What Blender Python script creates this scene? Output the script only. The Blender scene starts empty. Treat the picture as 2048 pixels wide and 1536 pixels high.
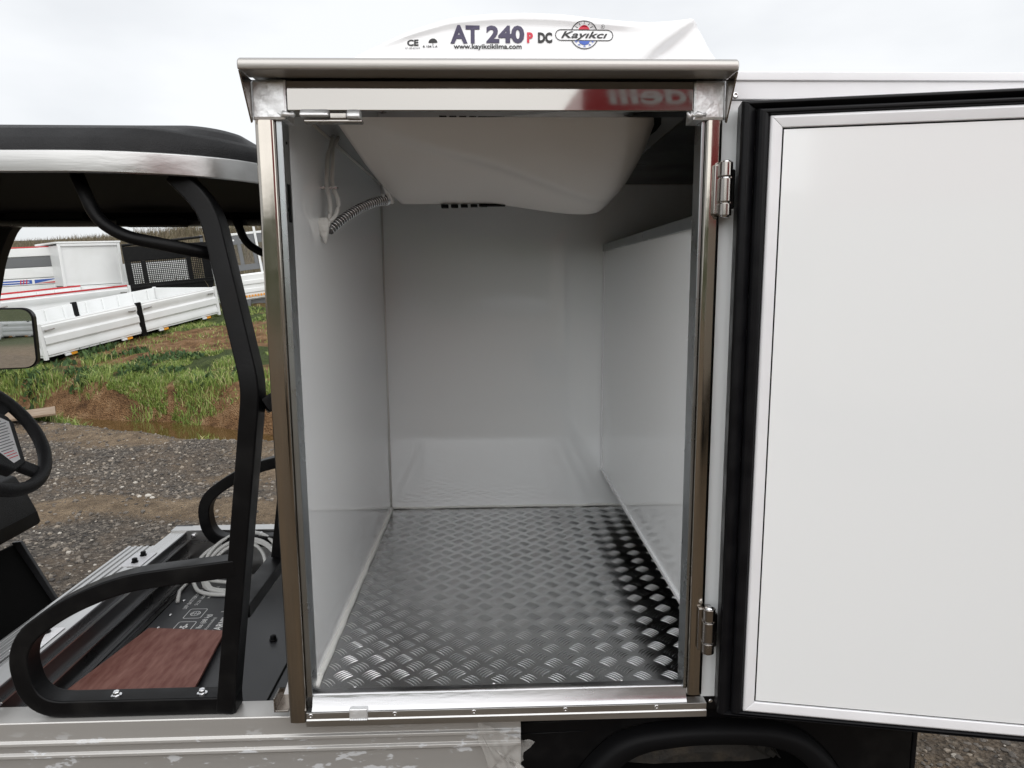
import bpy, bmesh, math, random
import numpy as np
from mathutils import Vector, Matrix, noise
random.seed(7); np.random.seed(7)
PI = math.pi
scene = bpy.context.scene
COL = scene.collection

# ------------------------------------------------------------------ camera
cam_d = bpy.data.cameras.new('camera'); cam = bpy.data.objects.new('camera', cam_d); COL.objects.link(cam)
scene.camera = cam
cam_d.sensor_width = 36.0; cam_d.lens = 24.215; cam_d.clip_start = 0.02; cam_d.clip_end = 1000
yaw, pitch, roll = 0.0319, -0.1486, 0.0065
fwd = Vector((math.sin(yaw)*math.cos(pitch), math.cos(yaw)*math.cos(pitch), math.sin(pitch)))
rgt = Vector((math.cos(yaw), -math.sin(yaw), 0)); dwn = fwd.cross(rgt)
r2 = math.cos(roll)*rgt + math.sin(roll)*dwn; d2 = -math.sin(roll)*rgt + math.cos(roll)*dwn
M = Matrix((r2, -d2, -fwd)).transposed().to_4x4(); M.translation = Vector((.4247, -1.3241, .8523))
cam.matrix_world = M

# ------------------------------------------------------------------ sky, sun, exposure
world = bpy.data.worlds.new('World'); scene.world = world; world.use_nodes = True
SUN_EL, SUN_AZ = math.radians(38), math.radians(163)      # azimuth clockwise from +Y
nt = world.node_tree; N = nt.nodes; L = nt.links; bg = N['Background']
sky = N.new('ShaderNodeTexSky'); sky.sky_type = 'NISHITA'; sky.sun_disc = False
sky.sun_elevation = SUN_EL; sky.sun_rotation = SUN_AZ
tc = N.new('ShaderNodeTexCoord'); mp = N.new('ShaderNodeMapping'); mp.inputs['Scale'].default_value = (1, 1, 2.6)
n1 = N.new('ShaderNodeTexNoise'); n1.inputs['Scale'].default_value = 1.7; n1.inputs['Detail'].default_value = 5; n1.inputs['Roughness'].default_value = .5
cr = N.new('ShaderNodeValToRGB')
cr.color_ramp.elements[0].position = .3; cr.color_ramp.elements[0].color = (3.6, 3.7, 3.84, 1)
cr.color_ramp.elements[1].position = .62; cr.color_ramp.elements[1].color = (5.0, 5.06, 5.12, 1)
mx = N.new('ShaderNodeMix'); mx.data_type = 'RGBA'; mx.inputs['Factor'].default_value = .95
L.new(tc.outputs['Generated'], mp.inputs[0]); L.new(mp.outputs[0], n1.inputs[0]); L.new(n1.outputs[0], cr.inputs[0])
L.new(sky.outputs[0], mx.inputs['A']); L.new(cr.outputs[0], mx.inputs['B']); L.new(mx.outputs['Result'], bg.inputs[0])
bg.inputs[1].default_value = .1
sd = bpy.data.lights.new('sun', 'SUN'); sd.energy = 1.5; sd.angle = math.radians(110); sd.color = (1, .985, .965)
so = bpy.data.objects.new('sun', sd); COL.objects.link(so)
dirv = Vector((math.sin(SUN_AZ)*math.cos(SUN_EL), math.cos(SUN_AZ)*math.cos(SUN_EL), math.sin(SUN_EL)))
so.rotation_euler = dirv.to_track_quat('Z', 'Y').to_euler()
vs = scene.view_settings; vs.view_transform = 'Standard'; vs.look = 'None'; vs.gamma = 1; vs.use_curve_mapping = False
vs.exposure = 1.0
scene.cycles.max_bounces = 7; scene.cycles.diffuse_bounces = 4; scene.cycles.glossy_bounces = 4; scene.cycles.transparent_max_bounces = 4; scene.cycles.caustics_reflective = False

# ------------------------------------------------------------------ materials
MATS = {}
def mat(name, col, rough=.5, metal=0, bump=0, bscale=40, col2=None, cscale=6, cpos=(.4, .6), spec=.5, coat=0,
        stretch=(1, 1, 1), rvar=0, alpha=1, detail=4, bstretch=None):
    if name in MATS: return MATS[name]
    m = bpy.data.materials.new(name); m.use_nodes = True; MATS[name] = m
    n = m.node_tree.nodes; l = m.node_tree.links; b = n['Principled BSDF']
    b.inputs['Base Color'].default_value = (*col, 1); b.inputs['Roughness'].default_value = rough
    b.inputs['Metallic'].default_value = metal; b.inputs['Specular IOR Level'].default_value = spec
    b.inputs['Coat Weight'].default_value = coat; b.inputs['Alpha'].default_value = alpha
    t = n.new('ShaderNodeTexCoord')
    if col2 or rvar:
        mp = n.new('ShaderNodeMapping'); mp.inputs['Scale'].default_value = stretch
        no = n.new('ShaderNodeTexNoise'); no.inputs['Scale'].default_value = cscale; no.inputs['Detail'].default_value = detail
        l.new(t.outputs['Object'], mp.inputs[0]); l.new(mp.outputs[0], no.inputs[0])
    if col2:
        r = n.new('ShaderNodeValToRGB'); e = r.color_ramp.elements
        e[0].position, e[1].position = cpos; e[0].color = (*col, 1); e[1].color = (*col2, 1)
        l.new(no.outputs[0], r.inputs[0]); l.new(r.outputs[0], b.inputs['Base Color'])
    if rvar:
        mr = n.new('ShaderNodeMapRange'); mr.inputs['To Min'].default_value = max(.02, rough-rvar); mr.inputs['To Max'].default_value = rough+rvar
        mr.inputs['From Min'].default_value = .3; mr.inputs['From Max'].default_value = .7
        l.new(no.outputs[0], mr.inputs[0]); l.new(mr.outputs[0], b.inputs['Roughness'])
    if bump:
        mp2 = n.new('ShaderNodeMapping'); mp2.inputs['Scale'].default_value = bstretch or (1, 1, 1)
        nb = n.new('ShaderNodeTexNoise'); nb.inputs['Scale'].default_value = bscale; nb.inputs['Detail'].default_value = 4
        bp = n.new('ShaderNodeBump'); bp.inputs['Strength'].default_value = bump; bp.inputs['Distance'].default_value = .01
        l.new(t.outputs['Object'], mp2.inputs[0]); l.new(mp2.outputs[0], nb.inputs[0]); l.new(nb.outputs[0], bp.inputs['Height']); l.new(bp.outputs[0], b.inputs['Normal'])
    return m
STEEL = mat('polished_steel', (.41, .38, .34), .12, 1, bump=.05, bscale=7, rvar=.05, cscale=12)
STEELH = mat('polished_steel_header', (.31, .298, .282), .045, 1, bump=.02, bscale=4, rvar=.04, cscale=3, stretch=(1, 1, 14))
STEELD = mat('dark_steel', (.33, .31, .29), .22, 1, rvar=.08, cscale=30)
WELD = mat('welded_aluminium', (.6, .6, .6), .45, .7, bump=.2, bscale=60, col2=(.85, .86, .87), cscale=40, cpos=(.25, .45), rvar=.12)
SILLM = mat('wiped_aluminium', (.4, .4, .41), .27, 1, bump=.12, bscale=30, bstretch=(.15, 1, 1), col2=(.52, .52, .53), cscale=20, stretch=(.15, 1, 1), rvar=.1)
ALUDK = mat('dark_aluminium', (.1, .1, .105), .3, .8, rvar=.06, cscale=8)  # dark base stands in for black reflections on the bulkhead rail
ALU = mat('brushed_aluminium', (.47, .467, .46), .34, 1, bump=.05, bscale=60, bstretch=(.05, 1, 1), col2=(.57, .57, .565), cscale=14, stretch=(.08, 1, 1), rvar=.1)
ALUY = mat('brushed_aluminium_deck', (.5, .497, .49), .3, 1, col2=(.62, .62, .615), cscale=14, stretch=(1, .08, 1), rvar=.08)
ALUL = mat('bright_aluminium_trim', (.8, .8, .82), .4, .1, col2=(.86, .86, .88), cscale=9, rvar=.06, cpos=(.3, .8))
ALUG = mat('grey_aluminium', (.36, .38, .39), .3, 1, rvar=.06, cscale=8)
PLATE = mat('tread_plate', (.46, .465, .47), .22, 1, col2=(.54, .545, .55), cscale=5, rvar=.06, bump=.03, bscale=120)
BAR = mat('tread_bar', (.88, .885, .89), .15, 1)  # brighter than the plate: highlights on the bars put into the colour
WHITE = mat('gloss_white_panel', (.89, .91, .92), .045, 0, bump=.01, bscale=3.5, rvar=.02, cscale=4, spec=.65, coat=.35)
SHADEL = mat('compartment_shade', (.065, .068, .07), .35, 0, rvar=.08, cscale=6)  # dark colour stands in for shade inside the right compartment
WHITED = mat('white_door_panel', (.86, .875, .88), .13, 0, bump=.03, bscale=2.2, coat=.4, rvar=.06, cscale=2.5)
WHITEP = mat('white_fibreglass', (.86, .86, .87), .22, 0, coat=.3)
BEIGE = mat('off_white_abs', (.82, .79, .755), .25, 0)
SEAL = mat('white_sealant', (.72, .72, .69), .5, 0, bump=.6, bscale=60)
RUBBER = mat('black_rubber', (.004, .004, .005), .38, 0, rvar=.1, cscale=20, col2=(.006, .006, .007), spec=.16)
BLACKP = mat('black_paint', (.0035, .0035, .004), .4, 0, rvar=.1, cscale=14, bump=.03, bscale=200, spec=.16, col2=(.011, .0105, .01), cpos=(.5, .85), detail=8)
BLACKR = mat('black_textured_plastic', (.009, .009, .01), .5, 0, bump=.35, bscale=420, col2=(.013, .013, .014), cscale=20, spec=.22)
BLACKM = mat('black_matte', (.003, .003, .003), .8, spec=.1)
BLACKI = mat('black_ink', (.012, .012, .013), .5)
GREYPL = mat('dark_grey_deck_sheet', (.03, .031, .034), .42, 0, col2=(.038, .039, .042), cscale=5, rvar=.08, spec=.4)
PLY = mat('red_brown_film_plywood', (.16, .056, .043), .65, 0, col2=(.3, .15, .122), cscale=30, stretch=(2.2, .5, 1), cpos=(.3, .75), bump=.1, bscale=90, bstretch=(1.5, .6, 1), detail=10, spec=.3)
PLYEDGE = PLY
CABLE = mat('white_cable', (.62, .62, .6), .4)
TEXTW = mat('white_print', (.75, .75, .74), .6)
NAVY = mat('navy_print', (.045, .035, .085), .45)
RED = mat('red_print', (.6, .02, .05), .45)
BLUE = mat('blue_print', (.05, .12, .5), .45)
PAINTW = mat('white_truck_paint', (.74, .75, .75), .35, 0, col2=(.66, .67, .66), cscale=2, cpos=(.4, .75))
PAINTG = mat('grey_truck_paint', (.12, .125, .13), .4)
PAINTR = mat('red_truck_paint', (.5, .02, .025), .3)
PAINTB = mat('blue_stripe', (.03, .09, .36), .35)
ORANGE = mat('orange_reflector', (.7, .3, .03), .35)
TYRE = mat('tyre_rubber', (.022, .02, .017), .75, 0, bump=.3, bscale=80, col2=(.07, .055, .038), cscale=18, cpos=(.5, .75))
ZINC = mat('zinc_bolt', (.75, .75, .76), .2, 1)
CHROME = mat('mirror_glass', (.86, .87, .87), .015, 1)
HOSEM = mat('clear_braided_hose', (.06, .06, .06), .2, 0, col2=(.14, .14, .14), cscale=60)
WOODL = mat('weathered_board', (.2, .14, .09), .8, 0, col2=(.3, .23, .17), cscale=5, stretch=(1, 8, 1), bump=.3, bscale=20)
STONEW = mat('pale_stone', (.5, .47, .42), .8, 0, bump=.4, bscale=50)
FILM = mat('torn_protective_film', (.62, .6, .57), .28, 0, alpha=.3, bump=.5, bscale=18)

def grooved(name, base, period, axis, depth=.004):
    """fine ribs of a rubber mat"""
    m = bpy.data.materials.new(name); m.use_nodes = True; n = m.node_tree.nodes; l = m.node_tree.links; b = n['Principled BSDF']
    b.inputs['Base Color'].default_value = (*base, 1); b.inputs['Roughness'].default_value = .5; b.inputs['Specular IOR Level'].default_value = .2
    t = n.new('ShaderNodeTexCoord'); w = n.new('ShaderNodeTexWave'); w.bands_direction = axis; w.inputs['Scale'].default_value = 1/period/3.2
    bp = n.new('ShaderNodeBump'); bp.inputs['Distance'].default_value = depth
    l.new(t.outputs['Object'], w.inputs[0]); l.new(w.outputs[1], bp.inputs['Height']); l.new(bp.outputs[0], b.inputs['Normal']); return m
MATRIB = grooved('ribbed_rubber_mat', (.005, .005, .006), .012, 'X')

def rail_mat():
    """aluminium extrusion with patches of old protective film still stuck on"""
    m = bpy.data.materials.new('aluminium_with_film_residue'); m.use_nodes = True; n = m.node_tree.nodes; l = m.node_tree.links; b = n['Principled BSDF']
    t = n.new('ShaderNodeTexCoord'); mp = n.new('ShaderNodeMapping'); mp.inputs['Scale'].default_value = (1.1, 1, 2.6)
    a = n.new('ShaderNodeTexNoise'); a.inputs['Scale'].default_value = 15; a.inputs['Detail'].default_value = 9; a.inputs['Roughness'].default_value = .62
    mk = n.new('ShaderNodeMapRange'); mk.inputs['From Min'].default_value = .59; mk.inputs['From Max'].default_value = .60
    sx = n.new('ShaderNodeSeparateXYZ'); zr = n.new('ShaderNodeMapRange')     # residue only on the lower two bands
    zr.inputs['From Min'].default_value = -.075; zr.inputs['From Max'].default_value = -.11
    mu = n.new('ShaderNodeMath'); mu.operation = 'MULTIPLY'
    s = n.new('ShaderNodeTexNoise'); s.inputs['Scale'].default_value = 14
    mp2 = n.new('ShaderNodeMapping'); mp2.inputs['Scale'].default_value = (.05, 1, 1.6)
    c = n.new('ShaderNodeMix'); c.data_type = 'RGBA'; c0 = n.new('ShaderNodeValToRGB')
    c0.color_ramp.elements[0].color = (.42, .41, .395, 1); c0.color_ramp.elements[1].color = (.56, .55, .53, 1)
    c.inputs['B'].default_value = (.56, .57, .58, 1)
    l.new(t.outputs['Object'], mp.inputs[0]); l.new(mp.outputs[0], a.inputs[0]); l.new(a.outputs[0], mk.inputs[0])
    l.new(t.outputs['Object'], sx.inputs[0]); l.new(sx.outputs[2], zr.inputs[0]); l.new(mk.outputs[0], mu.inputs[0]); l.new(zr.outputs[0], mu.inputs[1])
    l.new(t.outputs['Object'], mp2.inputs[0]); l.new(mp2.outputs[0], s.inputs[0]); l.new(s.outputs[0], c0.inputs[0])
    l.new(c0.outputs[0], c.inputs['A']); l.new(mu.outputs[0], c.inputs['Factor']); l.new(c.outputs['Result'], b.inputs['Base Color'])
    me = n.new('ShaderNodeMapRange'); me.inputs['To Min'].default_value = .55; me.inputs['To Max'].default_value = .1; l.new(mu.outputs[0], me.inputs[0]); l.new(me.outputs[0], b.inputs['Metallic'])
    b.inputs['Roughness'].default_value = .36
    return m
RAILM = rail_mat()

# ------------------------------------------------------------------ mesh helpers
class MB:
    def __init__(s): s.v = []; s.f = []
    def add(s, vs, fs):
        o = len(s.v); s.v += [tuple(p) for p in vs]; s.f += [tuple(i+o for i in f) for f in fs]; return s
    def box(s, x0, x1, y0, y1, z0, z1):
        return s.add([(x, y, z) for z in (z0, z1) for y in (y0, y1) for x in (x0, x1)],
                     [(0, 2, 3, 1), (4, 5, 7, 6), (0, 1, 5, 4), (2, 6, 7, 3), (0, 4, 6, 2), (1, 3, 7, 5)])
    def prism(s, poly, axis, a, b):
        """poly: 2D points in the other two axes (order x,y,z without axis), extruded from a to b"""
        def p3(p, t): q = list(p); q.insert('xyz'.index(axis), t); return q
        n = len(poly); vs = [p3(p, a) for p in poly]+[p3(p, b) for p in poly]
        fs = [(i, (i+1) % n, (i+1) % n+n, i+n) for i in range(n)]+[tuple(range(n-1, -1, -1)), tuple(range(n, 2*n))]
        return s.add(vs, fs)
    def tube(s, path, r, n=12, closed=False, cap=True, square=None, up=None, twist=0):
        """round tube of radius r, or rectangular (w,h) section when square is given"""
        P = [Vector(p) for p in path]; m = len(P); rings = []
        u0 = Vector(up) if up else None
        for i in range(m):
            a = P[(i-1) % m] if (closed or i > 0) else P[i]; c = P[(i+1) % m] if (closed or i < m-1) else P[i]
            t = (c-a).normalized()
            ref = u0 or (Vector((0, 0, 1)) if abs(t.z) < .95 else Vector((1, 0, 0)))
            e1 = ref-t*ref.dot(t); e1.normalize(); e2 = t.cross(e1)
            k = 1.0
            if 0 < i < m-1 or closed:
                d1 = (P[i]-a).normalized(); cosb = max(.35, math.sqrt(max(.05, (1+d1.dot((c-P[i]).normalized()))/2))); k = 1/cosb
            if square:
                w, h = square
                # widen across the bend only in the bend plane (e2 direction when up is the bend normal)
                ring = [P[i]+e1*(sx*w/2)+e2*(sy*h/2*k) for sx, sy in ((-1, -1), (1, -1), (1, 1), (-1, 1))]
            else:
                rr = r[i] if isinstance(r, (list, tuple)) else r
                ring = [P[i]+e1*(rr*math.cos(q))+e2*(rr*math.sin(q)) for q in [2*PI*j/n+twist for j in range(n)]]
            rings.append(ring)
        q = len(rings[0]); vs = [p for R_ in rings for p in R_]; fs = []
        for i in range(m if closed else m-1):
            for j in range(q): fs.append((i*q+j, i*q+(j+1) % q, ((i+1) % m)*q+(j+1) % q, ((i+1) % m)*q+j))
        if cap and not closed: fs += [tuple(range(q-1, -1, -1)), tuple(range((m-1)*q, m*q))]
        return s.add(vs, fs)
    def cyl(s, p0, p1, r, n=14): return s.tube([p0, p1], r, n)
    def lathe(s, prof, o, axis, n=24):
        """profile of (along axis, radius)"""
        ax = Vector(axis).normalized(); e1 = ax.orthogonal().normalized(); e2 = ax.cross(e1); O = Vector(o); q = len(prof)
        vs = [O+ax*h+(e1*math.cos(2*PI*j/n)+e2*math.sin(2*PI*j/n))*r for j in range(n) for h, r in prof]
        fs = [(j*q+i, ((j+1) % n)*q+i, ((j+1) % n)*q+i+1, j*q+i+1) for j in range(n) for i in range(q-1)]
        return s.add(vs, fs)
    def grid(s, rows, flip=False):
        n = len(rows); m = len(rows[0]); vs = [p for r in rows for p in r]; fs = []
        for i in range(n-1):
            for j in range(m-1):
                f = (i*m+j, i*m+j+1, (i+1)*m+j+1, (i+1)*m+j); fs.append(f[::-1] if flip else f)
        return s.add(vs, fs)
    def build(s, name, material, parent=None, bevel=0, smooth=False, seg=2, loc=None):
        me = bpy.data.meshes.new(name); me.from_pydata(s.v, [], s.f); me.validate()
        bm = bmesh.new(); bm.from_mesh(me); bmesh.ops.recalc_face_normals(bm, faces=bm.faces); bm.to_mesh(me); bm.free()
        me.materials.append(material)
        o = bpy.data.objects.new(name, me); COL.objects.link(o)
        if parent: o.parent = parent
        if loc: o.location = loc
        if smooth: me.polygons.foreach_set('use_smooth', [True]*len(me.polygons))
        if bevel:
            b = o.modifiers.new('bevel', 'BEVEL'); b.width = bevel; b.segments = seg; b.limit_method = 'ANGLE'; b.angle_limit = math.radians(35); b.harden_normals = False
            if smooth is not None: me.polygons.foreach_set('use_smooth', [True]*len(me.polygons)); o.modifiers.new('wn', 'WEIGHTED_NORMAL')
        return o
def B(*a): return MB().box(*a)
def arr_mesh(name, verts, faces, material, parent=None, smooth=False, attr=None):
    """fast mesh from numpy arrays, faces all of one size"""
    k = faces.shape[1]; me = bpy.data.meshes.new(name); me.vertices.add(len(verts)); me.vertices.foreach_set('co', verts.astype(np.float32).ravel())
    me.loops.add(faces.size); me.loops.foreach_set('vertex_index', faces.astype(np.int32).ravel())
    me.polygons.add(len(faces)); me.polygons.foreach_set('loop_start', np.arange(0, faces.size, k, dtype=np.int32))
    me.polygons.foreach_set('use_smooth', np.full(len(faces), smooth)); me.update(calc_edges=True)
    if attr is not None:
        a = me.color_attributes.new('zone', 'FLOAT_COLOR', 'POINT'); a.data.foreach_set('color', attr.astype(np.float32).ravel())
    me.materials.append(material); o = bpy.data.objects.new(name, me); COL.objects.link(o)
    if parent: o.parent = parent
    return o
def tag(o, label=None, cat=None, group=None, kind=None):
    for k, v in (('label', label), ('category', cat), ('group', group), ('kind', kind)):
        if v: o[k] = v
    return o
def empty(name, loc=(0, 0, 0)):
    o = bpy.data.objects.new(name, None); COL.objects.link(o); o.location = loc; o.empty_display_size = .1; return o
class Thing:
    """a thing whose parts are given in scene coordinates: the Empty stands at its base, parts are offset back"""
    def __init__(s, name, loc, label, cat, group=None):
        s.e = empty(name, loc); s.l = Vector(loc); tag(s.e, label, cat, group)
    def part(s, mb, name, m, bevel=0, smooth=False, seg=2):
        return mb.build(name, m, s.e, bevel, smooth, seg, loc=-s.l)
def sub(mb, name, m, parent, bevel=0, smooth=False, seg=2):
    return mb.build(name, m, parent, bevel, smooth, seg)      # parent already carries the offset
def text_mesh(body, size, thick=.0, shear=0, extrude=.0004, xscale=1, align='LEFT', spacing=1):
    """lettering as (verts, faces) in its own plane: x right, y up"""
    cu = bpy.data.curves.new('t', 'FONT'); cu.body = body; cu.size = size; cu.offset = thick; cu.shear = shear; cu.extrude = extrude; cu.align_x = align
    cu.space_character = spacing; cu.resolution_u = 3
    o = bpy.data.objects.new('t', cu); COL.objects.link(o)
    bpy.context.view_layer.update()
    me = bpy.data.meshes.new_from_object(o.evaluated_get(bpy.context.evaluated_depsgraph_get()))
    vs = [(v.co.x*xscale, v.co.y, v.co.z) for v in me.vertices]; fs = [tuple(p.vertices) for p in me.polygons]
    bpy.data.objects.remove(o); bpy.data.curves.remove(cu); bpy.data.meshes.remove(me)
    return vs, fs
def arc(cx, cy, r, a0, a1, n): return [(cx+r*math.cos(math.radians(a0+(a1-a0)*i/n)), cy+r*math.sin(math.radians(a0+(a1-a0)*i/n))) for i in range(n+1)]
def fillet(pts, rad, n=6, closed=False):
    """round the corners of a 3D polyline"""
    P = [Vector(p) for p in pts]; out = []
    for i, p in enumerate(P):
        if not closed and i in (0, len(P)-1): out.append(p); continue
        r = rad[i] if isinstance(rad, (list, tuple)) else rad
        a = (P[i-1]-p); b = (P[(i+1) % len(P)]-p); d = min(r, a.length*.48, b.length*.48)
        A = p+a.normalized()*d; C = p+b.normalized()*d
        for k in range(n+1): t = k/n; out.append(A*(1-t)**2+p*2*t*(1-t)+C*t*t)
    return out

# ------------------------------------------------------------------ ground
G0 = -.75
def fbm(x, y, f, o=4): return noise.fractal(Vector((x*f, y*f, 3.7)), 1.0, 2.0, o)
def sdist(x, y): return .36*(x+4)+.93*(y-7.03)
def sm(a, b, t): t = min(1, max(0, (t-a)/(b-a))); return t*t*(3-2*t)
def height(x, y):
    s = sdist(x, y)+.16*fbm(x, y, .55, 3)
    z = G0+.035*fbm(x, y, .9, 4)*sm(.2, 2.2, math.hypot(max(0, abs(x-.6)-1.5), max(0, abs(y-.5)-.9)))+.02*fbm(x+9, y, 2.4, 3)*sm(1.5, 3, y)
    rut = .03*math.sin(s*4.2+1.2*fbm(x, y, .5, 2))*sm(-6, -4.5, s)*(1-sm(-1.6, -1, s)); z += rut
    z += .07*math.exp(-((s+.95)/.28)**2)                              # spoil ridge before the ditch
    z -= .24*sm(-.75, -.3, s)*(1-sm(.12, .5, s))                      # ditch
    bank = sm(.1, .5, s); z += bank*.33+bank*.05*fbm(x, y, 1.6, 4)+.05*sm(-.2, .15, s)*(1-sm(.6, 1.1, s))*fbm(x, y, 5.5, 3)+.018*sm(.4, .9, s)*(1-sm(6, 9, s))*fbm(x+5, y, 5, 3)
    up = max(0, s-.5); z += .155*up if up < 28 else .155*28-.08*(up-28)
    z += .22*sm(3, 12, s)*fbm(x, y, .12, 3)
    if y < -43: z += .25*min(48, -y-43)+.6*fbm(x, y, .06, 3)
    return z
def spacing(a, b, d0, d1, dn, df):
    """coordinates from a to b, dense (dn) inside d0..d1 and coarser outside"""
    out = list(np.arange(d0, d1, dn)); st = dn; x = d1
    while x < b: out.append(x); st = min(df, st*1.12); x += st
    out.append(b); st = dn; x = d0-dn
    while x > a: out.insert(0, x); st = min(df, st*1.12); x -= st
    out.insert(0, a); return out
xs = spacing(-120, 120, -9.5, -.5, .055, 4); ys = spacing(-90, 140, 1.6, 13, .055, 4)
nx, ny = len(xs), len(ys)
V = np.zeros((ny, nx, 3)); Zc = np.zeros((ny, nx, 4)); Zc[..., 3] = 1
for j, y in enumerate(ys):
    for i, x in enumerate(xs):
        V[j, i] = (x, y, height(x, y)); s = sdist(x, y)+.16*fbm(x, y, .55, 3)
        soil = sm(-.35, -.1, s)*(1-sm(.5, .75, s+.25*fbm(x, y, 1.1, 3)))
        patch = sm(.05, .3, fbm(x+30, y*1.6, .42, 4)+.25*fbm(x, y, 1.7, 3)+.34*sm(-6.5, -3.2, x)-.12)*sm(.3, .8, s)*(1-sm(5, 8, s))
        mud = sm(-.08, .3, fbm(x-7, y*2.2, .55, 4))*(1-sm(-1, -.5, s)); mud = max(mud, .75*sm(.3, -1.2, y) if False else .75*(1-sm(-1.5, -.4, y)))
        grass = sm(.35, .7, s); dry = sm(7, 12, s)
        if y < -7: grass = sm(24, 28, -y); dry = .2*grass
        Zc[j, i, :3] = (max(soil, patch), grass, dry); Zc[j, i, 3] = mud
idx = np.arange(nx*ny).reshape(ny, nx)
F = np.stack([idx[:-1, :-1], idx[:-1, 1:], idx[1:, 1:], idx[1:, :-1]], -1).reshape(-1, 4)
def ground_mat():
    m = bpy.data.materials.new('gravel_soil_and_turf'); m.use_nodes = True; n = m.node_tree.nodes; l = m.node_tree.links; b = n['Principled BSDF']
    t = n.new('ShaderNodeTexCoord'); at = n.new('ShaderNodeVertexColor'); at.layer_name = 'zone'; sp = n.new('ShaderNodeSeparateColor'); l.new(at.outputs[0], sp.inputs[0])
    def nz(sc, d=5, r=.6): q = n.new('ShaderNodeTexNoise'); q.inputs['Scale'].default_value = sc; q.inputs['Detail'].default_value = d; q.inputs['Roughness'].default_value = r; l.new(t.outputs['Object'], q.inputs[0]); return q
    def ramp(src, *st):
        r = n.new('ShaderNodeValToRGB'); e = r.color_ramp.elements
        while len(e) < len(st): e.new(.5)
        for k, (p, c) in enumerate(st): e[k].position = p; e[k].color = (*c, 1)
        l.new(src, r.inputs[0]); return r.outputs[0]
    def mix(f, a, b_):
        q = n.new('ShaderNodeMix'); q.data_type = 'RGBA'; l.new(f, q.inputs['Factor']); l.new(a, q.inputs['A']); l.new(b_, q.inputs['B']); return q.outputs['Result']
    vo = n.new('ShaderNodeTexVoronoi'); vo.inputs['Scale'].default_value = 55; l.new(t.outputs['Object'], vo.inputs[0])
    vs_ = n.new('ShaderNodeSeparateColor'); l.new(vo.outputs['Color'], vs_.inputs[0])
    grav = ramp(vs_.outputs[0], (0, (.05, .045, .04)), (.55, (.13, .114, .098)), (.85, (.2, .173, .145)), (1, (.36, .32, .27)))
    dirt = ramp(nz(14, 6).outputs[0], (.3, (.09, .07, .053)), (.7, (.27, .21, .155)))
    gmix = n.new('ShaderNodeMapRange'); gmix.inputs['From Min'].default_value = .42; gmix.inputs['From Max'].default_value = .62; l.new(nz(2.3, 7).outputs[0], gmix.inputs[0])
    base = mix(gmix.outputs[0], grav, dirt); mudc = ramp(nz(9, 6).outputs[0], (.3, (.15, .108, .07)), (.7, (.36, .27, .18)))
    base = mix(at.outputs[1], base, mudc)
    soil = ramp(nz(5, 9, .68).outputs[0], (.32, (.085, .043, .02)), (.5, (.25, .138, .064)), (.72, (.44, .285, .16)))
    turf = ramp(nz(11, 6).outputs[0], (.35, (.04, .06, .016)), (.7, (.1, .13, .04)))
    dry = ramp(nz(3, 7).outputs[0], (.3, (.075, .062, .04)), (.5, (.13, .105, .072)), (.75, (.2, .165, .11)))
    c = mix(sp.outputs[1], base, turf); c = mix(sp.outputs[0], c, soil); c = mix(sp.outputs[2], c, dry)
    l.new(c, b.inputs['Base Color']); b.inputs['Roughness'].default_value = .9; b.inputs['Specular IOR Level'].default_value = .25
    bp = n.new('ShaderNodeBump'); bp.inputs['Distance'].default_value = .045; bp.inputs['Strength'].default_value = 1
    ad = n.new('ShaderNodeMath'); l.new(nz(30, 8, .7).outputs[0], ad.inputs[0]); l.new(vo.outputs['Distance'], ad.inputs[1]); l.new(ad.outputs[0], bp.inputs['Height']); l.new(bp.outputs[0], b.inputs['Normal'])
    return m
tag(arr_mesh('ground', V.reshape(-1, 3), F, ground_mat(), smooth=True, attr=Zc.reshape(-1, 4)), kind='structure')
# muddy water in the ditch
wm = mat('muddy_water', (.085, .052, .018), .06, 0, bump=.02, bscale=9, spec=.5)
rows = []
for t in np.linspace(-14, 8, 60):
    cx, cy = -4-.93*t*-1, 7.03-.36*t
    cx, cy = -4+.93*t, 7.03-.36*t
    rows.append([(cx+.36*w, cy+.93*w, -.865) for w in (-1.0, 0, 1.0)])
tag(MB().grid(rows).build('water', wm), kind='structure')

# --- stones strewn over the gravel (one uncountable mass)
ico_v = np.array([(0, 0, 1), (.89, 0, .45), (.28, .85, .45), (-.72, .53, .45), (-.72, -.53, .45), (.28, -.85, .45), (.72, .53, -.45), (-.28, .85, -.45), (-.89, 0, -.45), (-.28, -.85, -.45), (.72, -.53, -.45), (0, 0, -1)])
ico_f = np.array([(0, 1, 2), (0, 2, 3), (0, 3, 4), (0, 4, 5), (0, 5, 1), (1, 6, 2), (2, 7, 3), (3, 8, 4), (4, 9, 5), (5, 10, 1), (6, 7, 2), (7, 8, 3), (8, 9, 4), (9, 10, 5), (10, 6, 1), (11, 7, 6), (11, 8, 7), (11, 9, 8), (11, 10, 9), (11, 6, 10)])
def stones(name, pts, smin, smax, m, label):
    n = len(pts); sc = smin+(smax-smin)*np.random.rand(n)**3
    jit = 1+.45*(np.random.rand(n, 12, 3)-.5); v = ico_v[None]*jit*np.random.uniform(.55, 1.2, (n, 1, 3))
    a = np.random.rand(n)*6.28; ca, sa = np.cos(a)[:, None], np.sin(a)[:, None]
    v = np.stack([v[..., 0]*ca-v[..., 1]*sa, v[..., 0]*sa+v[..., 1]*ca, v[..., 2]*.7], -1)*sc[:, None, None]+pts[:, None]
    v[..., 2] += (sc*.15)[:, None]
    f = ico_f[None]+(np.arange(n)*12)[:, None, None]
    return tag(arr_mesh(name, v.reshape(-1, 3), f.reshape(-1, 3), m), label, 'gravel', kind='stuff')
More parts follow.
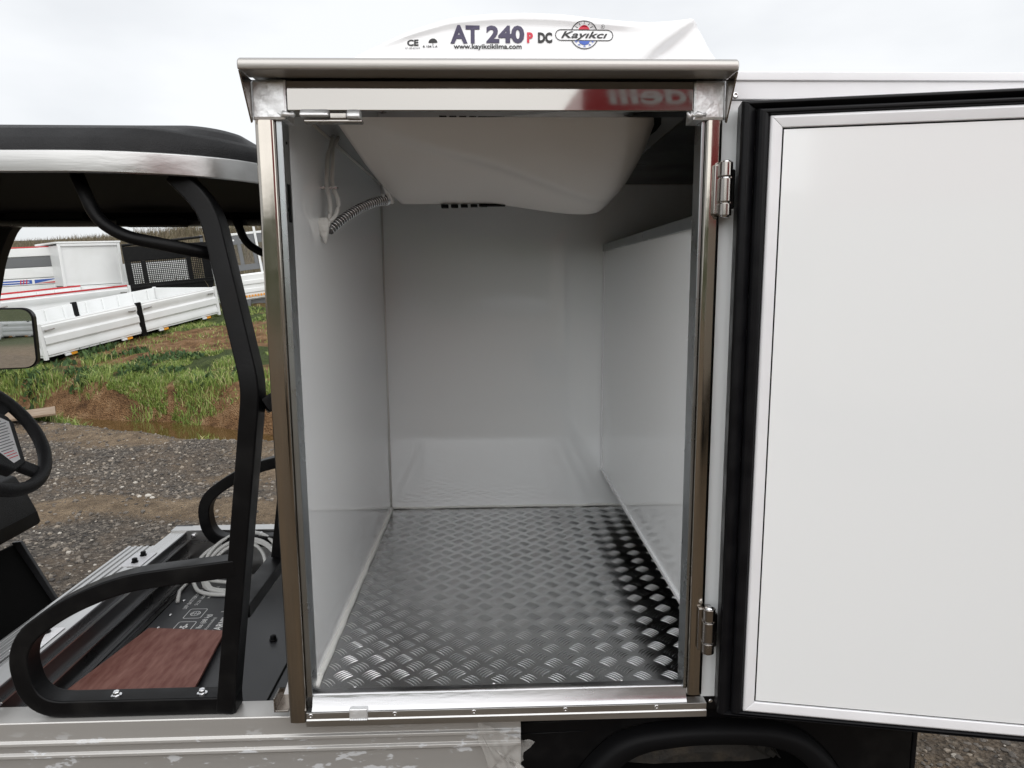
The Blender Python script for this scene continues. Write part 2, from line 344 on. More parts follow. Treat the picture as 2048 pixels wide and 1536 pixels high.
def stone_mat(name, cols):
    m = bpy.data.materials.new(name); m.use_nodes = True; n = m.node_tree.nodes; l = m.node_tree.links; b = n['Principled BSDF']
    g = n.new('ShaderNodeNewGeometry'); r = n.new('ShaderNodeValToRGB'); e = r.color_ramp.elements
    while len(e) < len(cols): e.new(.5)
    for k, (p, c) in enumerate(cols): e[k].position = p; e[k].color = (*c, 1)
    l.new(g.outputs['Random Per Island'], r.inputs[0]); l.new(r.outputs[0], b.inputs['Base Color']); b.inputs['Roughness'].default_value = .8; return m
SM = stone_mat('gravel_stone', [(0, (.045, .04, .036)), (.4, (.115, .101, .087)), (.75, (.2, .173, .145)), (.94, (.28, .238, .19)), (1, (.48, .45, .4))])
pts = []
while len(pts) < 24000:
    y = 1.6+6.4*random.random()**.8; x = -9+10.5*random.random()
    if sdist(x, y) > -.45 or x > .2+.0*y: continue
    w = fbm(x, y, .8, 3)
    if fbm(x-7, y*2.2, .55, 4) > .15 and random.random() < .75: continue
    if -4.9-(y-1.6)*.5 < x < 0 or random.random() < .3: pts.append((x, y, height(x, y)))
stones('gravel_stones', np.array(pts), .004, .021, SM, 'loose dark gravel strewn over the yard before the ditch')
pts = []
while len(pts) < 7000:
    x = 1.2+2.6*random.random(); y = -.2+3*random.random(); pts.append((x, y, height(x, y)))
stones('gravel_stones', np.array(pts), .007, .019, SM, 'coarse wet gravel on the ground under the open door')

# --- grass
def blades(name, P, hmin, hmax, wid, m, label, lean=.5, cat='grass'):
    n = len(P); a = np.random.rand(n)*6.28; h = hmin+(hmax-hmin)*np.random.rand(n); ln = lean*np.random.rand(n)
    d = np.stack([np.cos(a), np.sin(a), 0*a], -1); q = np.stack([-np.sin(a), np.cos(a), 0*a], -1); b2 = np.random.rand(n)*6.28
    q = np.stack([np.cos(b2), np.sin(b2), 0*b2], -1); w = wid*(.6+.8*np.random.rand(n)); up = np.array([0, 0, 1.])
    v = np.empty((n, 5, 3)); v[:, 0] = P-q*w[:, None]; v[:, 1] = P+q*w[:, None]
    mid = P+up*(h*.55)[:, None]+d*(h*ln*.3)[:, None]; v[:, 2] = mid+q*(w*.7)[:, None]; v[:, 3] = mid-q*(w*.7)[:, None]
    v[:, 4] = P+up*(h*(1-.3*ln))[:, None]+d*(h*ln)[:, None]
    f = np.array([(0, 1, 2), (0, 2, 3), (3, 2, 4)])[None]+(np.arange(n)*5)[:, None, None]
    return tag(arr_mesh(name, v.reshape(-1, 3), f.reshape(-1, 3), m), label, cat, kind='stuff')
GM = stone_mat('green_grass_blade', [(0, (.09, .14, .025)), (.45, (.18, .26, .05)), (.8, (.28, .36, .085)), (.92, (.42, .4, .17)), (1, (.46, .38, .22))])
GM.node_tree.nodes['Principled BSDF'].inputs['Roughness'].default_value = .55
DM = stone_mat('dry_grass_blade', [(0, (.085, .07, .042)), (.5, (.15, .12, .075)), (.85, (.21, .17, .11)), (1, (.09, .1, .04))])
WM = stone_mat('weed_leaf', [(0, (.02, .05, .015)), (.6, (.045, .09, .025)), (1, (.09, .15, .04))])
pts = []; tries = 0
while len(pts) < 110000:
    s = .38+6.5*random.random()**1.7; t = -9+14*random.random(); x = -4+.93*t+.36*s; y = 7.03-.36*t+.93*s
    if x > .3 or x < -13: continue
    soilp = fbm(x+30, y*1.6, .42, 4)+.25*fbm(x, y, 1.7, 3)+.34*sm(-6.5, -3.2, x)-.12
    if soilp > -.02+.14*random.random() and random.random() < .9: continue
    if fbm(x*1.3, y, 1.4, 3) < -.28: continue
    pts.append((x, y, height(x, y)-.01))
blades('grass', np.array(pts), .025, .095, .0055, GM, 'green grass growing over the bank behind the ditch', 1.25)
pts = []                                                               # tufts on the spoil ridge and in the soil
for k in range(46):
    s = random.choice((-.62, -.55, .3, .45, .6, .9, 1.4)); t = -7+9*random.random(); cx = -4+.93*t+.36*s; cy = 7.03-.36*t+.93*s
    if cx > -1: continue
    for q in range(260):
        r = .16*random.random()**.6; a = random.random()*6.28; x = cx+1.5*r*math.cos(a); y = cy+r*math.sin(a); pts.append((x, y, height(x, y)-.01))
blades('grass_tufts', np.array(pts), .06, .17, .005, GM, 'bright tufts of grass along the edge of the ditch', .9)
pts = []
for k in range(120):
    s = .4+1.6*random.random(); t = -8+4.5*random.random() if k < 75 else -6+7*random.random(); cx = -4+.93*t+.36*s; cy = 7.03-.36*t+.93*s
    for q in range(40):
        r = .16*random.random()**.5; a = random.random()*6.28; x = cx+r*math.cos(a); y = cy+r*math.sin(a); pts.append((x, y, height(x, y)))
blades('weeds', np.array(pts), .05, .13, .024, WM, 'dark broad-leaved weeds on the ditch bank', 1.3, 'weeds')
pts = []
while len(pts) < 42000:
    x = -34+36*random.random(); y = 14+28*random.random(); s = sdist(x, y)
    if s < 6.5 or s > 30: continue
    if random.random() > .35+.65*sm(14, 27, s): continue
    pts.append((x, y, height(x, y)-.03))
blades('dry_grass', np.array(pts), .18, .55, .012, DM, 'tall dry grass covering the hillside up to the skyline', .5)
pts = []
for k in range(260):
    s = 24+4.5*random.random(); t = -26+24*random.random(); cx = -4+.93*t+.36*s; cy = 7.03-.36*t+.93*s; hh = random.random()
    for q in range(26):
        r = .3*random.random(); a = random.random()*6.28; x = cx+r*math.cos(a); y = cy+r*math.sin(a); pts.append((x, y, height(x, y)-.03))
blades('skyline_weeds', np.array(pts), .3, 1.05, .011, DM, 'ragged dry weeds standing against the sky on the hill crest', .7, 'weeds')

for k, (x, y, s) in enumerate([(-2.22, 3.76, .018), (-2.17, 3.79, .026), (-2.12, 3.75, .02)]):
    st = MB(); st.add((ico_v*(s, s*.8, s*.6)*(1+.3*np.random.rand(12, 3))).tolist(), [tuple(f) for f in ico_f])
    o = st.build('stone', STONEW, bevel=.006); o.location = (x, y, height(x, y)+s*.35)
    tag(o, ['left pale stone of three lying together on the gravel', 'middle and tallest of three pale stones on the gravel', 'right pale stone of three lying together on the gravel'][k], 'stone', 'three pale stones')
o = B(-.42, .42, -.16, .16, -.012, .012).build('wooden_board', WOODL, bevel=.004)
o.location = (-4.85, 6.28, height(-4.85, 6.28)+.07); o.rotation_euler = (.1, -.06, .55)
tag(o, 'weathered plank lying on the gravel by the ditch behind the steering wheel', 'board')

# ================================================================== refrigerated box on the cart bed
T = Thing('refrigerated_box', (.86, .6, -.06), 'white refrigerated cargo box with polished steel doorway, mounted on the cart', 'cargo box')
XL, XR, YB, ZC = .0445, 1.70, 1.2, 1.193        # inner faces: left wall, right wall, back wall, ceiling
T.part(B(.006, XL, .052, YB+.04, -.05, 1.2), 'wall_panel', WHITE)
T.part(B(XL+.001, XR+.04, YB, YB+.04, -.05, 1.2), 'wall_panel', WHITE)
T.part(B(.8725, XR, .0585, .0605, .0, ZC), 'wall_shade', SHADEL)  # this and the next thin dark sheets paint the compartment's shade
T.part(B(.845, XR, .0605, YB-.003, ZC-.003, ZC-.0005), 'ceiling_shade', SHADEL)
T.part(B(1.0, XR, .0605, YB-.001, .0005, .003), 'floor_shade', SHADEL)
T.part(B(.868, .8705, .052, YB-.006, .16, .95), 'wall_shade', SHADEL)
T.part(B(XR, XR+.04, .06, YB-.001, -.05, 1.2), 'wall_panel', SHADEL)  # right wall coloured dark for the same shade
T.part(B(.866, XR+.04, .02, .058, -.03, 1.185), 'wall_panel', WHITE, bevel=.002)                   # outer face behind the open door
T.part(B(.006, XR+.04, .052, YB+.04, ZC, ZC+.04), 'ceiling', mat('shaded_ceiling_panel', (.36, .38, .395), .12, 0, bump=.01, bscale=3, spec=.6))  # grey colour stands in for shade on the ceiling
fl = T.part(B(XL, XR, .03, YB, -.03, 0), 'floor', PLATE)
# five-bar tread pattern
bv = []; bf = []; pit = .034
def bar(cx, cy, ang, ln=.035, w=.0025, h=.0022):
    c, s = math.cos(ang), math.sin(ang); o = len(bv); k = 5
    for i in range(k):
        t = i/(k-1)*2-1; ww = w*.5*math.sqrt(max(.03, 1-t*t*.95)); u = t*ln/2; bend = .0022*(1-t*t); hh = h*(1-.8*t*t)
        for v, z in ((-ww, 0), (-ww*.72, hh*.72), (0, hh), (ww*.72, hh*.72), (ww, 0)):
            p, q = u, v+bend; bv.append((cx+p*c-q*s, cy+p*s+q*c, z))
    for i in range(k-1):
        a = o+i*5
        for q in range(4): bf.append((a+q, a+5+q, a+6+q, a+1+q))
pit = .062
for j in range(-1, int(2*YB/pit)+2):
    for i in range(-1, int((1.0-XL)/pit)+1):
        cx = XL+.02+(i+.5*(j % 2))*pit; cy = .052+j*pit/2; ang = PI/4 if j % 2 else -PI/4
        for k in range(-2, 3):
            off = k*.0074; px = cx-off*math.sin(ang); py = cy+off*math.cos(ang)
            if py < .046 or px < XL+.018 or py > YB-.016: continue
            bar(px, py, ang, ln=.035 if abs(k) < 2 else .031)
o = arr_mesh('tread_bars', np.array(bv), np.array(bf), BAR, parent=fl, smooth=True); o['kind'] = 'stuff'
# sealant beads in the corners
def bead(p0, p1, r, wob=.0015):
    n = 26; P = [Vector(p0).lerp(Vector(p1), i/n)+Vector((random.uniform(-wob, wob), 0, random.uniform(-wob, wob))) for i in range(n+1)]
    return MB().tube(P, r, 8)
T.part(bead((XL+.001, .04, .004), (XL+.001, YB-.004, .003), .0095), 'sealant_bead', SEAL, smooth=True)
T.part(bead((XL+.002, YB-.002, .004), (XR-.5, YB-.002, .004), .005), 'sealant_bead', SEAL, smooth=True)
T.part(MB().tube([(XL+.001, YB-.001, .01), (XL+.001, YB-.001, ZC-.01)], .004, 8), 'sealant_bead', SEAL, smooth=True)
T.part(MB().tube([(XL+.001, .09, ZC-.001), (XL+.001, YB-.01, ZC-.001)], .004, 8), 'sealant_bead', SEAL, smooth=True)
T.part(MB().tube([(XL+.01, YB-.001, ZC-.001), (1.2, YB-.001, ZC-.001)], .004, 8), 'sealant_bead', SEAL, smooth=True)
# steel doorway
def post(x0, x1, z0):
    n = 8; face = [(x0+.005+(x1-x0-.01)*i/n, -.0012+.0012*(2*i/n-1)**2) for i in range(n+1)]
    return MB().prism(face+[(x1-.0015, .0018), (x1, .006), (x1, .05), (x0, .05), (x0, .006), (x0+.0015, .0018)], 'z', z0, 1.145)
def smooth_z(o):
    o.data.polygons.foreach_set('use_smooth', [len(p.vertices) == 4 for p in o.data.polygons]); m_ = o.modifiers.new('wn', 'WEIGHTED_NORMAL'); m_.keep_sharp = True; return o
smooth_z(T.part(post(0, .0365, -.0525), 'door_post', STEEL))
smooth_z(T.part(post(.832, .8635, -.012), 'door_post', STEEL))
js = T.part(B(.0368, .0485, .008, .0515, -.002, 1.158), 'door_jamb', ALUG, bevel=.0015)
for z in (.98, 1.0, 1.11): sub(MB().lathe([(0, 0), (0, .003), (.001, .003), (.0015, 0)], (.0486, .03, z), (1, 0, 0), 8), 'rivet', BLACKM, js)
sub(B(.0486, .0496, .022, .038, .965, 1.035), 'latch_slot', BLACKM, js)
T.part(B(.8245, .8315, .008, .0515, -.002, 1.158), 'door_jamb', ALUG, bevel=.0015)
T.part(B(.061, .806, 0, .05, 1.1605, 1.2135), 'header', STEELH, bevel=.0022, seg=3)
T.part(B(.05, .824, .0505, .0515, 1.163, ZC), 'header_lining', ALUG)
def weldblock(x0, x1):
    mb = MB(); n, m = 16, 16; rows = []
    for i in range(n+1):
        r = []
        for j in range(m+1):
            x = x0+(x1-x0)*j/m; z = 1.1455+(1.2137-1.1455)*i/n; e = min(i, n-i, j, m-j)/2
            y = -.0028-.0009*max(0, fbm(x*60, z*60, 1, 3))*min(1, e)+(.002 if e == 0 else 0); r.append((x, y, z))
        rows.append(r)
    mb.grid(rows); mb.box(x0, x1, -.0008, .049, 1.1455, 1.2137); return mb
T.part(weldblock(-.0008, .0605), 'corner_weld', WELD, smooth=False)
T.part(weldblock(.8065, .8643), 'corner_weld', WELD, smooth=False)
# weld fillet inside the corners
for xa, xb in ((.037, .075), (.795, .832)):
    mb = MB(); P = [(xa+(xb-xa)*i/8, -.001+.004*math.sin(i), 1.158-.006*abs(math.sin(i*1.7))) for i in range(9)]
    mb.tube(P, [.002]+[.005+.0015*math.sin(i*2.3) for i in range(7)]+[.002], 8); T.part(mb, 'weld_seam', WELD, smooth=True)
# rain lip above the doorway with its end gussets
mb = MB(); mb.prism([(.06, 1.222), (.06, 1.236), (-.052, 1.236), (-.06, 1.231), (-.062, 1.224), (-.06, 1.214), (-.052, 1.2155), (-.005, 1.2155), (0, 1.222)], 'x', -.004, .868)
lip = T.part(mb, 'rain_lip', mat('brushed_steel', (.45, .432, .41), .38, .85, bump=.04, bscale=60, bstretch=(.05, 1, 1), rvar=.08, cscale=20, stretch=(.1, 1, 1)), bevel=.003)
for x in (-.003, .8645):
    sub(MB().prism([(-.058, 1.2145), (-.002, 1.2145), (-.002, 1.142), (-.007, 1.138)], 'x', x, x+.003), 'gusset', STEELD, lip, bevel=.0006)
# door keepers welded under the header
k1 = T.part(MB().prism([(-.009, 1.149), (-.011, 1.154), (-.003, 1.163), (.012, 1.163), (.012, 1.149)], 'x', .085, .137), 'latch_keeper', WELD, bevel=.003, smooth=False)
k2 = T.part(MB().prism([(-.009, 1.146), (-.011, 1.153), (-.003, 1.163), (.012, 1.163), (.012, 1.146)], 'x', .169, .194), 'latch_keeper', WELD, bevel=.005, smooth=False)
T.part(B(.09, .196, .0, .018, 1.14, 1.1465), 'keeper_bar', STEELD, bevel=.002)
T.part(B(.1375, .1685, -.002, .012, 1.146, 1.1575), 'keeper_bar', STEELD, bevel=.002)
# sill
mb = MB(); mb.prism([(.034, .003), (.03, .0055), (.018, .0045), (.013, .001), (.006, -.02), (.0, -.0265), (-.002, -.028), (.034, -.03)], 'x', .047, .832)
T.part(mb, 'sill_cap', SILLM, bevel=.002)
sl = T.part(MB().prism([(.02, -.0285), (-.004, -.0285), (-.004, -.0425), (-.0065, -.0445), (-.0065, -.058), (.02, -.058)], 'x', .037, .872), 'sill', ALU, bevel=.0006)
for x in (.046, .219, .383, .574, .766):
    sub(MB().lathe([(0, 0), (.0002, .0048), (.0012, .0045), (.002, .0026), (.0012, .0022), (.0012, 0)], (x, -.0041, -.0345), (0, -1, 0), 16), 'rivet', ZINC, sl, smooth=True)
for x in (.13, .425, .7): T.part(MB().lathe([(0, 0), (0, .004), (.0012, .0036), (.002, .0018), (.002, 0)], (x, .04, .0005), (0, 0, 1), 12), 'rivet', ZINC, smooth=True)
T.part(B(.126, .163, -.0085, .004, -.043, -.02), 'latch_keeper', WELD, bevel=.002, smooth=False)
mb = MB(); 
for i in range(10): mb.tube([(.127+.0036*i, -.0085, -.0425), (.13+.0036*i, -.0085, -.044)], .002, 6)
T.part(mb, 'weld_seam', WELD, smooth=True)
br = T.part(MB().prism([(-.034, -.036), (-.034, -.004), (-.0305, -.004), (-.0305, -.032), (-.004, -.032), (-.004, -.036)], 'y', .012, .05), 'mounting_bracket', STEELD, bevel=.001)
sub(B(-.0005-.03, -.001, .045, .05, -.036, -.002), 'bracket_web', STEELD, br)
T.part(MB().prism([(-.014, .0), (-.004, .03), (-.001, .034), (-.001, 0)], 'y', .02, .05), 'bracket_tab', ALUL)
# partition panel on the right, open above and below
pp = T.part(B(.842, .866, .052, YB-.004, .147, .968), 'partition_panel', WHITE)
sub(B(.836, .87, .05, YB-.003, .955, .98), 'trim', ALUG, pp, bevel=.001)
sub(B(.837, .87, .05, YB-.003, .142, .152), 'trim', ALUL, pp, bevel=.001)
sub(B(.8375, .869, YB-.012, YB-.002, .142, .98), 'trim', ALUL, pp, bevel=.001)
mb = MB(); mb.prism([(.0518, 0.0), (.0518, .984), (.058, .984)]+[(.06+.006*math.sin(q), .978+.006*math.cos(q)) for q in (.4, .8, 1.2, 1.57)]+[(.066, 0.0)], 'x', .8285, .8315)
st = T.part(mb, 'edge_strip', ALUG, bevel=.0006)
for z in (.968, .735, .5, .3): sub(MB().lathe([(0, 0), (.0002, .0038), (.0012, .0034), (.0018, 0)], (.8284, .0605, z), (-1, 0, 0), 12), 'rivet', ZINC, st, smooth=True)
# roof edge of the right half
pr = T.part(MB().prism([(.016, 1.186), (.016, 1.218), (.012, 1.219), (.012, 1.234), (.06, 1.234), (.06, 1.186)], 'x', .8695, XR+.045), 'roof_profile', ALUL, bevel=.0012)
sub(MB().lathe([(0, 0), (.0002, .006), (.0015, .0055), (.0025, .003), (.0015, .0026), (.0015, 0)], (.889, .0158, 1.193), (0, -1, 0), 16), 'rivet', ZINC, pr, smooth=True)
T.part(B(0.0, XR+.045, .0615, YB+.045, 1.2335, 1.2355), 'roof_skin', WHITEP)
sk = T.part(B(.8725, XR+.04, .0195, .055, -.058, -.0305), 'sill', BLACKP, bevel=.001)
sub(MB().lathe([(0, 0), (.0002, .005), (.0015, .0045), (.0015, 0)], (.888, .0193, -.04), (0, -1, 0), 12), 'rivet', ZINC, sk, smooth=True)
# door, swung open to the right
DX, DY, DA = .884, -.036, math.atan2(-.09, .45)
ca, sa = math.cos(DA), math.sin(DA)
def dw(u, d, z): return (DX+u*ca-d*sa*-1*-1 if False else DX+u*ca+d*sa*1, DY+u*sa-d*ca, z)   # u along the door, d towards the viewer
def dbox(u0, u1, d0, d1, z0, z1):
    mb = MB(); mb.add([dw(u, d, z) for z in (z0, z1) for d in (d0, d1) for u in (u0, u1)], [(0, 2, 3, 1), (4, 5, 7, 6), (0, 1, 5, 4), (2, 6, 7, 3), (0, 4, 6, 2), (1, 3, 7, 5)]); return mb
DW, Z0, Z1 = .86, -.032, 1.171
dr = T.part(dbox(.008, DW-.008, -.05, -.012, Z0+.003, Z1-.005), 'door', WHITED, bevel=.002)
def frame_bar(u0, u1, z0, z1, w, prof, cut=True):
    """mitred bar along one side of the door; prof = (inset from the edge, height d) section"""
    pass
def ring(e0, e1, d0, d1, m, name, bevel=.0015, prof=None):
    """picture-frame ring of four mitred bars between insets e0 and e1"""
    def eb(e): return e*.24 if e <= .05 else .012+e-.05          # the seal shows narrower along the bottom and top
    def et(e): return e*.56 if e <= .05 else .028+e-.05
    def c(e): return [(e, Z0+eb(e)), (DW-e, Z0+eb(e)), (DW-e, Z1-et(e)), (e, Z1-et(e))]
    pr_ = prof or [(e0, d0), (e0, d1), (e1, d1), (e1, d0)]
    for k in range(4):
        mb = MB(); n = len(pr_); A = []; Bb = []
        for e, d in pr_:
            q = c(e); A.append(dw(*(q[k][0], d, q[k][1]))); Bb.append(dw(*(q[(k+1) % 4][0], d, q[(k+1) % 4][1])))
        mb.add(A+Bb, [(i, (i+1) % n, (i+1) % n+n, i+n) for i in range(n)]+[tuple(range(n)), tuple(range(2*n-1, n-1, -1))])
        sub(mb, name, m, dr, bevel=bevel)
ring(0, .026, -.05, .002, RUBBER, 'gasket', prof=[(0, -.05), (0, -.004), (.004, .002), (.012, .004), (.02, -.002), (.026, -.006), (.026, -.05)])
bul = [(.038+.0115*math.cos(q), -.0045+.0115*math.sin(q)) for q in [PI*(1-i/7) for i in range(8)]]
ring(.027, .05, -.02, .005, RUBBER, 'gasket_bulb', prof=[(.0265, -.03)]+bul+[(.0495, -.03)], bevel=0)
ring(.05, .071, -.02, .003, ALUL, 'frame', prof=[(.05, -.02), (.05, .001), (.054, .004), (.0715, .0015), (.0715, -.02)])
sub(dbox(.0747, DW-.0747, -.0115, -.001, Z0+.0367, Z1-.0527), 'inner_panel', WHITED, dr)
ring(.0716, .0746, -.0118, -.004, RUBBER, 'joint_line', bevel=0)
# hinges
for zc in (1.0185, .141):
    h = T.part(B(.8655, .8785, .002, .0185, zc-.04, zc+.04), 'hinge', STEELD, bevel=.001)
    for k, (a, b) in enumerate(((-.0485, -.026), (-.0235, .0195), (.0225, .0485))):
        sub(MB().lathe([(a, 0), (a, .0115), (a+.001, .0125), (b-.001, .0125), (b, .0115), (b, 0)], (.866, -.016, zc), (0, 0, 1), 24), 'knuckle', STEELD, h, smooth=False, bevel=.0006)
    sub(MB().lathe([(-.052, 0), (-.052, .006), (-.05, .009), (.05, .009), (.052, .006), (.0525, 0)], (.866, -.016, zc), (0, 0, 1), 20), 'pin', ZINC, h, smooth=True)
    sub(B(.846, .862, -.012, -.0012, zc-.046, zc+.046), 'leaf', STEELD, h, bevel=.003)
    sub(MB().prism([(.873, -.022), (.884, -.018), (.884, .004), (.873, .0)], 'z', zc-.036, zc+.036), 'leaf', STEELD, h, bevel=.003)

# ================================================================== cooling unit (roof cover + evaporator)
C = Thing('cooling_unit', (.5, .35, 1.236), 'white moulded roof cooling unit lettered AT 240 P DC with its evaporator under the ceiling', 'cooling unit')
xk = [.06, .12, .18, .23, .28, .356, .43, .5, .57, .643, .70, .74, .79, .832, .846, .852, .862, .885, .9]
zk = [1.242, 1.258, 1.288, 1.31, 1.330, 1.353, 1.361, 1.3635, 1.361, 1.353, 1.349, 1.349, 1.353, 1.359, 1.351, 1.335, 1.31, 1.285, 1.262]
ZB = 1.2365
def topz(x): return float(np.interp(x, xk, zk))
def smoothtop(x): return sum(topz(x+d)*w for d, w in ((-.012, .2), (-.006, .25), (0, .1), (.006, .25), (.012, .2)))
def cov_y(x, z):
    """front face of the cover: sloped, a raised band along its top edge and a hollow swept across the right end"""
    h = smoothtop(x)-ZB; v = min(1, max(0, (z-ZB)/max(h, .01)))
    y = .066+.02*v+.012*v**6
    y -= .008*sm(.80, .9, v)*sm(.14, .3, x)*(1-sm(.66, .8, x))
    line = .735+(z-1.285)/(1.359-1.285)*.095                     # diagonal edge of the tail fin
    y += .02*sm(0, .03, x-line)*sm(.70, .78, x)
    return y
rows = []
X = list(np.linspace(.06, .9, 120))
for x in X:
    tz = smoothtop(x); r = []
    for v in list(np.linspace(0, .82, 12))+[.87, .91, .94, .965, .985]:
        z = ZB+(tz-ZB)*v; r.append((x, cov_y(x, z), z))
    y1 = cov_y(x, tz); r += [(x, y1+.006, ZB+(tz-ZB)*.997), (x, y1+.018, tz), (x, y1+.05, tz+.003), (x, .3, tz+.006), (x, .55, tz-.004), (x, .68, ZB+(tz-ZB)*.8), (x, .74, ZB+(tz-ZB)*.4), (x, .75, ZB)]
    rows.append(r)
cv = C.part(MB().grid(rows), 'cover', WHITEP, smooth=True)
def letters(body, x, z, size, m, name, thick=0, shear=0, xs_=1, wid=None):
    vs_, fs = text_mesh(body, size, thick, shear, 0, 1)
    x0 = min(v[0] for v in vs_); x1 = max(v[0] for v in vs_)
    k = (wid/(x1-x0)) if wid else xs_
    V2 = [(x+(v[0]-x0)*k, cov_y(x+(v[0]-x0)*k, z+v[1])-.0012, z+v[1]) for v in vs_]
    mb = MB(); mb.add(V2, fs); return sub(mb, name, m, cv)
letters('AT', .356, 1.3035, .046, NAVY, 'lettering', .0019, 0, wid=.056)
letters('240', .4245, 1.3045, .044, NAVY, 'lettering', .0019, 0, wid=.073)
letters('P', .5025, 1.3045, .026, RED, 'lettering', .0013, 0, wid=.0115)
letters('DC', .5235, 1.3045, .026, BLACKI, 'lettering', .0013, 0, wid=.0275)
letters('www.kayikciklima.com', .362, 1.292, .0125, BLACKI, 'lettering', .0003, 0, wid=.130)
letters('CE', .273, 1.2985, .0165, BLACKI, 'lettering', .0006, 0, wid=.022)
letters('E7 10R-031612', .270, 1.2915, .0052, BLACKI, 'lettering', 0, 0, wid=.028)
letters('R 134', .3035, 1.2945, .0052, BLACKI, 'lettering', .0002, 0, wid=.016)
letters('A', .3265, 1.2945, .0052, BLACKI, 'lettering', .0002, 0, wid=.0045)
def onface(pts2, m, name, lift=.0012, line=None):
    """flat mark on the cover: filled polygon, or a stroke of given width along the points"""
    mb = MB()
    def p3(x, z): return (x, cov_y(x, z)-lift, z)
    if line:
        L_, R_ = [], []
        for i, (x, z) in enumerate(pts2):
            a = pts2[max(0, i-1)]; b = pts2[min(len(pts2)-1, i+1)]; d = Vector((b[0]-a[0], b[1]-a[1])).normalized(); n_ = Vector((-d.y, d.x))*line/2
            L_.append(p3(x+n_.x, z+n_.y)); R_.append(p3(x-n_.x, z-n_.y))
        mb.grid([L_, R_])
    else:
        cx = sum(p[0] for p in pts2)/len(pts2); cz = sum(p[1] for p in pts2)/len(pts2); n_ = len(pts2)
        mb.add([p3(*p) for p in pts2]+[p3(cx, cz)], [(i, (i+1) % n_, n_) for i in range(n_)])
    return sub(mb, name, m, cv)
onface(arc(.3225, 1.3035, .0085, 0, 180, 12), BLACKI, 'umbrella_mark')
onface([(.3225, 1.305), (.3225, 1.296), (.3235, 1.2945), (.325, 1.2955)], BLACKI, 'umbrella_mark', line=.001)
ex, ez = .613, 1.319
for a0, a1 in ((24.5, 155.5), (204.5, 335.5)): onface(arc(ex, ez, .0265, a0, a1, 30), BLACKI, 'emblem_ring', line=.0016)
onface(arc(ex, ez+.0075, .0115, 20, 160, 16), RED, 'emblem_sun')
onface(arc(ex, ez-.0075, .0115, 200, 340, 16), BLUE, 'emblem_ice')
for a in (35, 60, 90, 120, 145):
    c_, s_ = math.cos(math.radians(a)), math.sin(math.radians(a)); onface([(ex+.0145*c_, ez+.007+.0135*s_), (ex+.0205*c_, ez+.007+.017*s_)], BLACKI, 'emblem_ray', .0012, line=.001)
for a in (205, 235, 270, 305, 335):
    c_, s_ = math.cos(math.radians(a)), math.sin(math.radians(a)); mx_, mz_ = ex+.021*c_, ez-.006+.0175*s_
    onface([(ex+.013*c_, ez-.006+.012*s_), (mx_, mz_)], BLUE, 'emblem_flake', .0012, line=.0008)
    for da in (-45, 45):
        q = math.radians(a+da); onface([(ex+.016*c_, ez-.006+.0145*s_), (ex+.016*c_+.004*math.cos(q), ez-.006+.0145*s_+.004*math.sin(q))], BLUE, 'emblem_flake', .0012, line=.0007)
cap_ = arc(ex+.045, ez, .0105, -90, 90, 10)+arc(ex-.045, ez, .0105, 90, 270, 10)
onface(cap_+cap_[:1], BLACKI, 'emblem_plate_rim', line=.0015)
def emblem_text(body, x, z, size, wid, lift=.0012):
    vs_, fs = text_mesh(body, size, .0003, .35, 0, 1); x0 = min(v[0] for v in vs_); x1 = max(v[0] for v in vs_); k = wid/(x1-x0)
    mb = MB(); mb.add([(x+(v[0]-x0)*k, cov_y(x+(v[0]-x0)*k, z+v[1])-lift, z+v[1]) for v in vs_], fs); sub(mb, 'lettering', BLACKI, cv)
emblem_text('Kay\u0131kc\u0131', ex-.045, ez-.0055, .0185, .09)
onface(arc(.649, 1.335, .0032, 0, 360, 20), BLACKI, 'registered_mark', .0014, line=.0005)
letters('R', .6475, 1.3335, .0042, BLACKI, 'lettering', 0, 0, wid=.003)
# evaporator hanging under the ceiling
yk = [.09, .18, .25, .32, .40, .48, .55]
lk = [.100, .112, .122, .132, .146, .160, .176]              # left edge
rk = [.715, .775, .792, .8, .802, .8, .795]                 # right edge
rows = []; ZT = ZC-.003
for y in np.linspace(.09, .56, 40):
    xl, xr = float(np.interp(y, yk, lk)), float(np.interp(y, yk, rk)); t = (y-.09)/.47; r = []
    for u in np.linspace(0, 1, 60):
        x = xl+(xr-xl)*u
        zb = 1.055-.028*sm(.40, .68, x)
        d = (ZT-zb)*(1-max(0, 1-t)**1.7)*(.62+.38*t)
        d += .016*math.sin(PI*min(1, t))*sm(0, .2, (u*.8+.18-t*.95))*sm(.0, .25, u)       # right part swells below the crease
        if u > .8: d *= max(0, 1-((u-.8)/.2)**3)**.7                                             # rounded right flank
        e = sm(0, .02, u)
        r.append((x, y, ZT-d*e))
    rows.append(r)
ev = MB().grid(rows)
last = rows[-1]; ev.grid([[(x, y, z) for x, y, z in last], [(x, y+.012, z+.008) for x, y, z in last], [(x, y+.02, ZT) for x, y, z in last]])
ev.grid([[(p[0][0], p[0][1], p[0][2]) for p in rows], [(p[0][0], p[0][1], ZT+.002) for p in rows]])
evo = C.part(ev, 'evaporator_housing', BEIGE, smooth=True)
sd_ = MB()                                                     # its straight left cheek
sd_.prism([(.10, 1.19), (.19, 1.163), (.28, 1.135), (.36, 1.108), (.44, 1.088), (.55, 1.055), (.575, 1.06), (.575, 1.19)], 'x', .162, .176)
C.part(sd_, 'evaporator_cheek', BEIGE, bevel=.003)
rim = [(x-.007, y) for x, y in zip(lk, yk)]; rim2 = [(x+.016*math.sin(PI*min(1, .25+(y-.09)/.5)), y) for x, y in zip(rk, yk)]
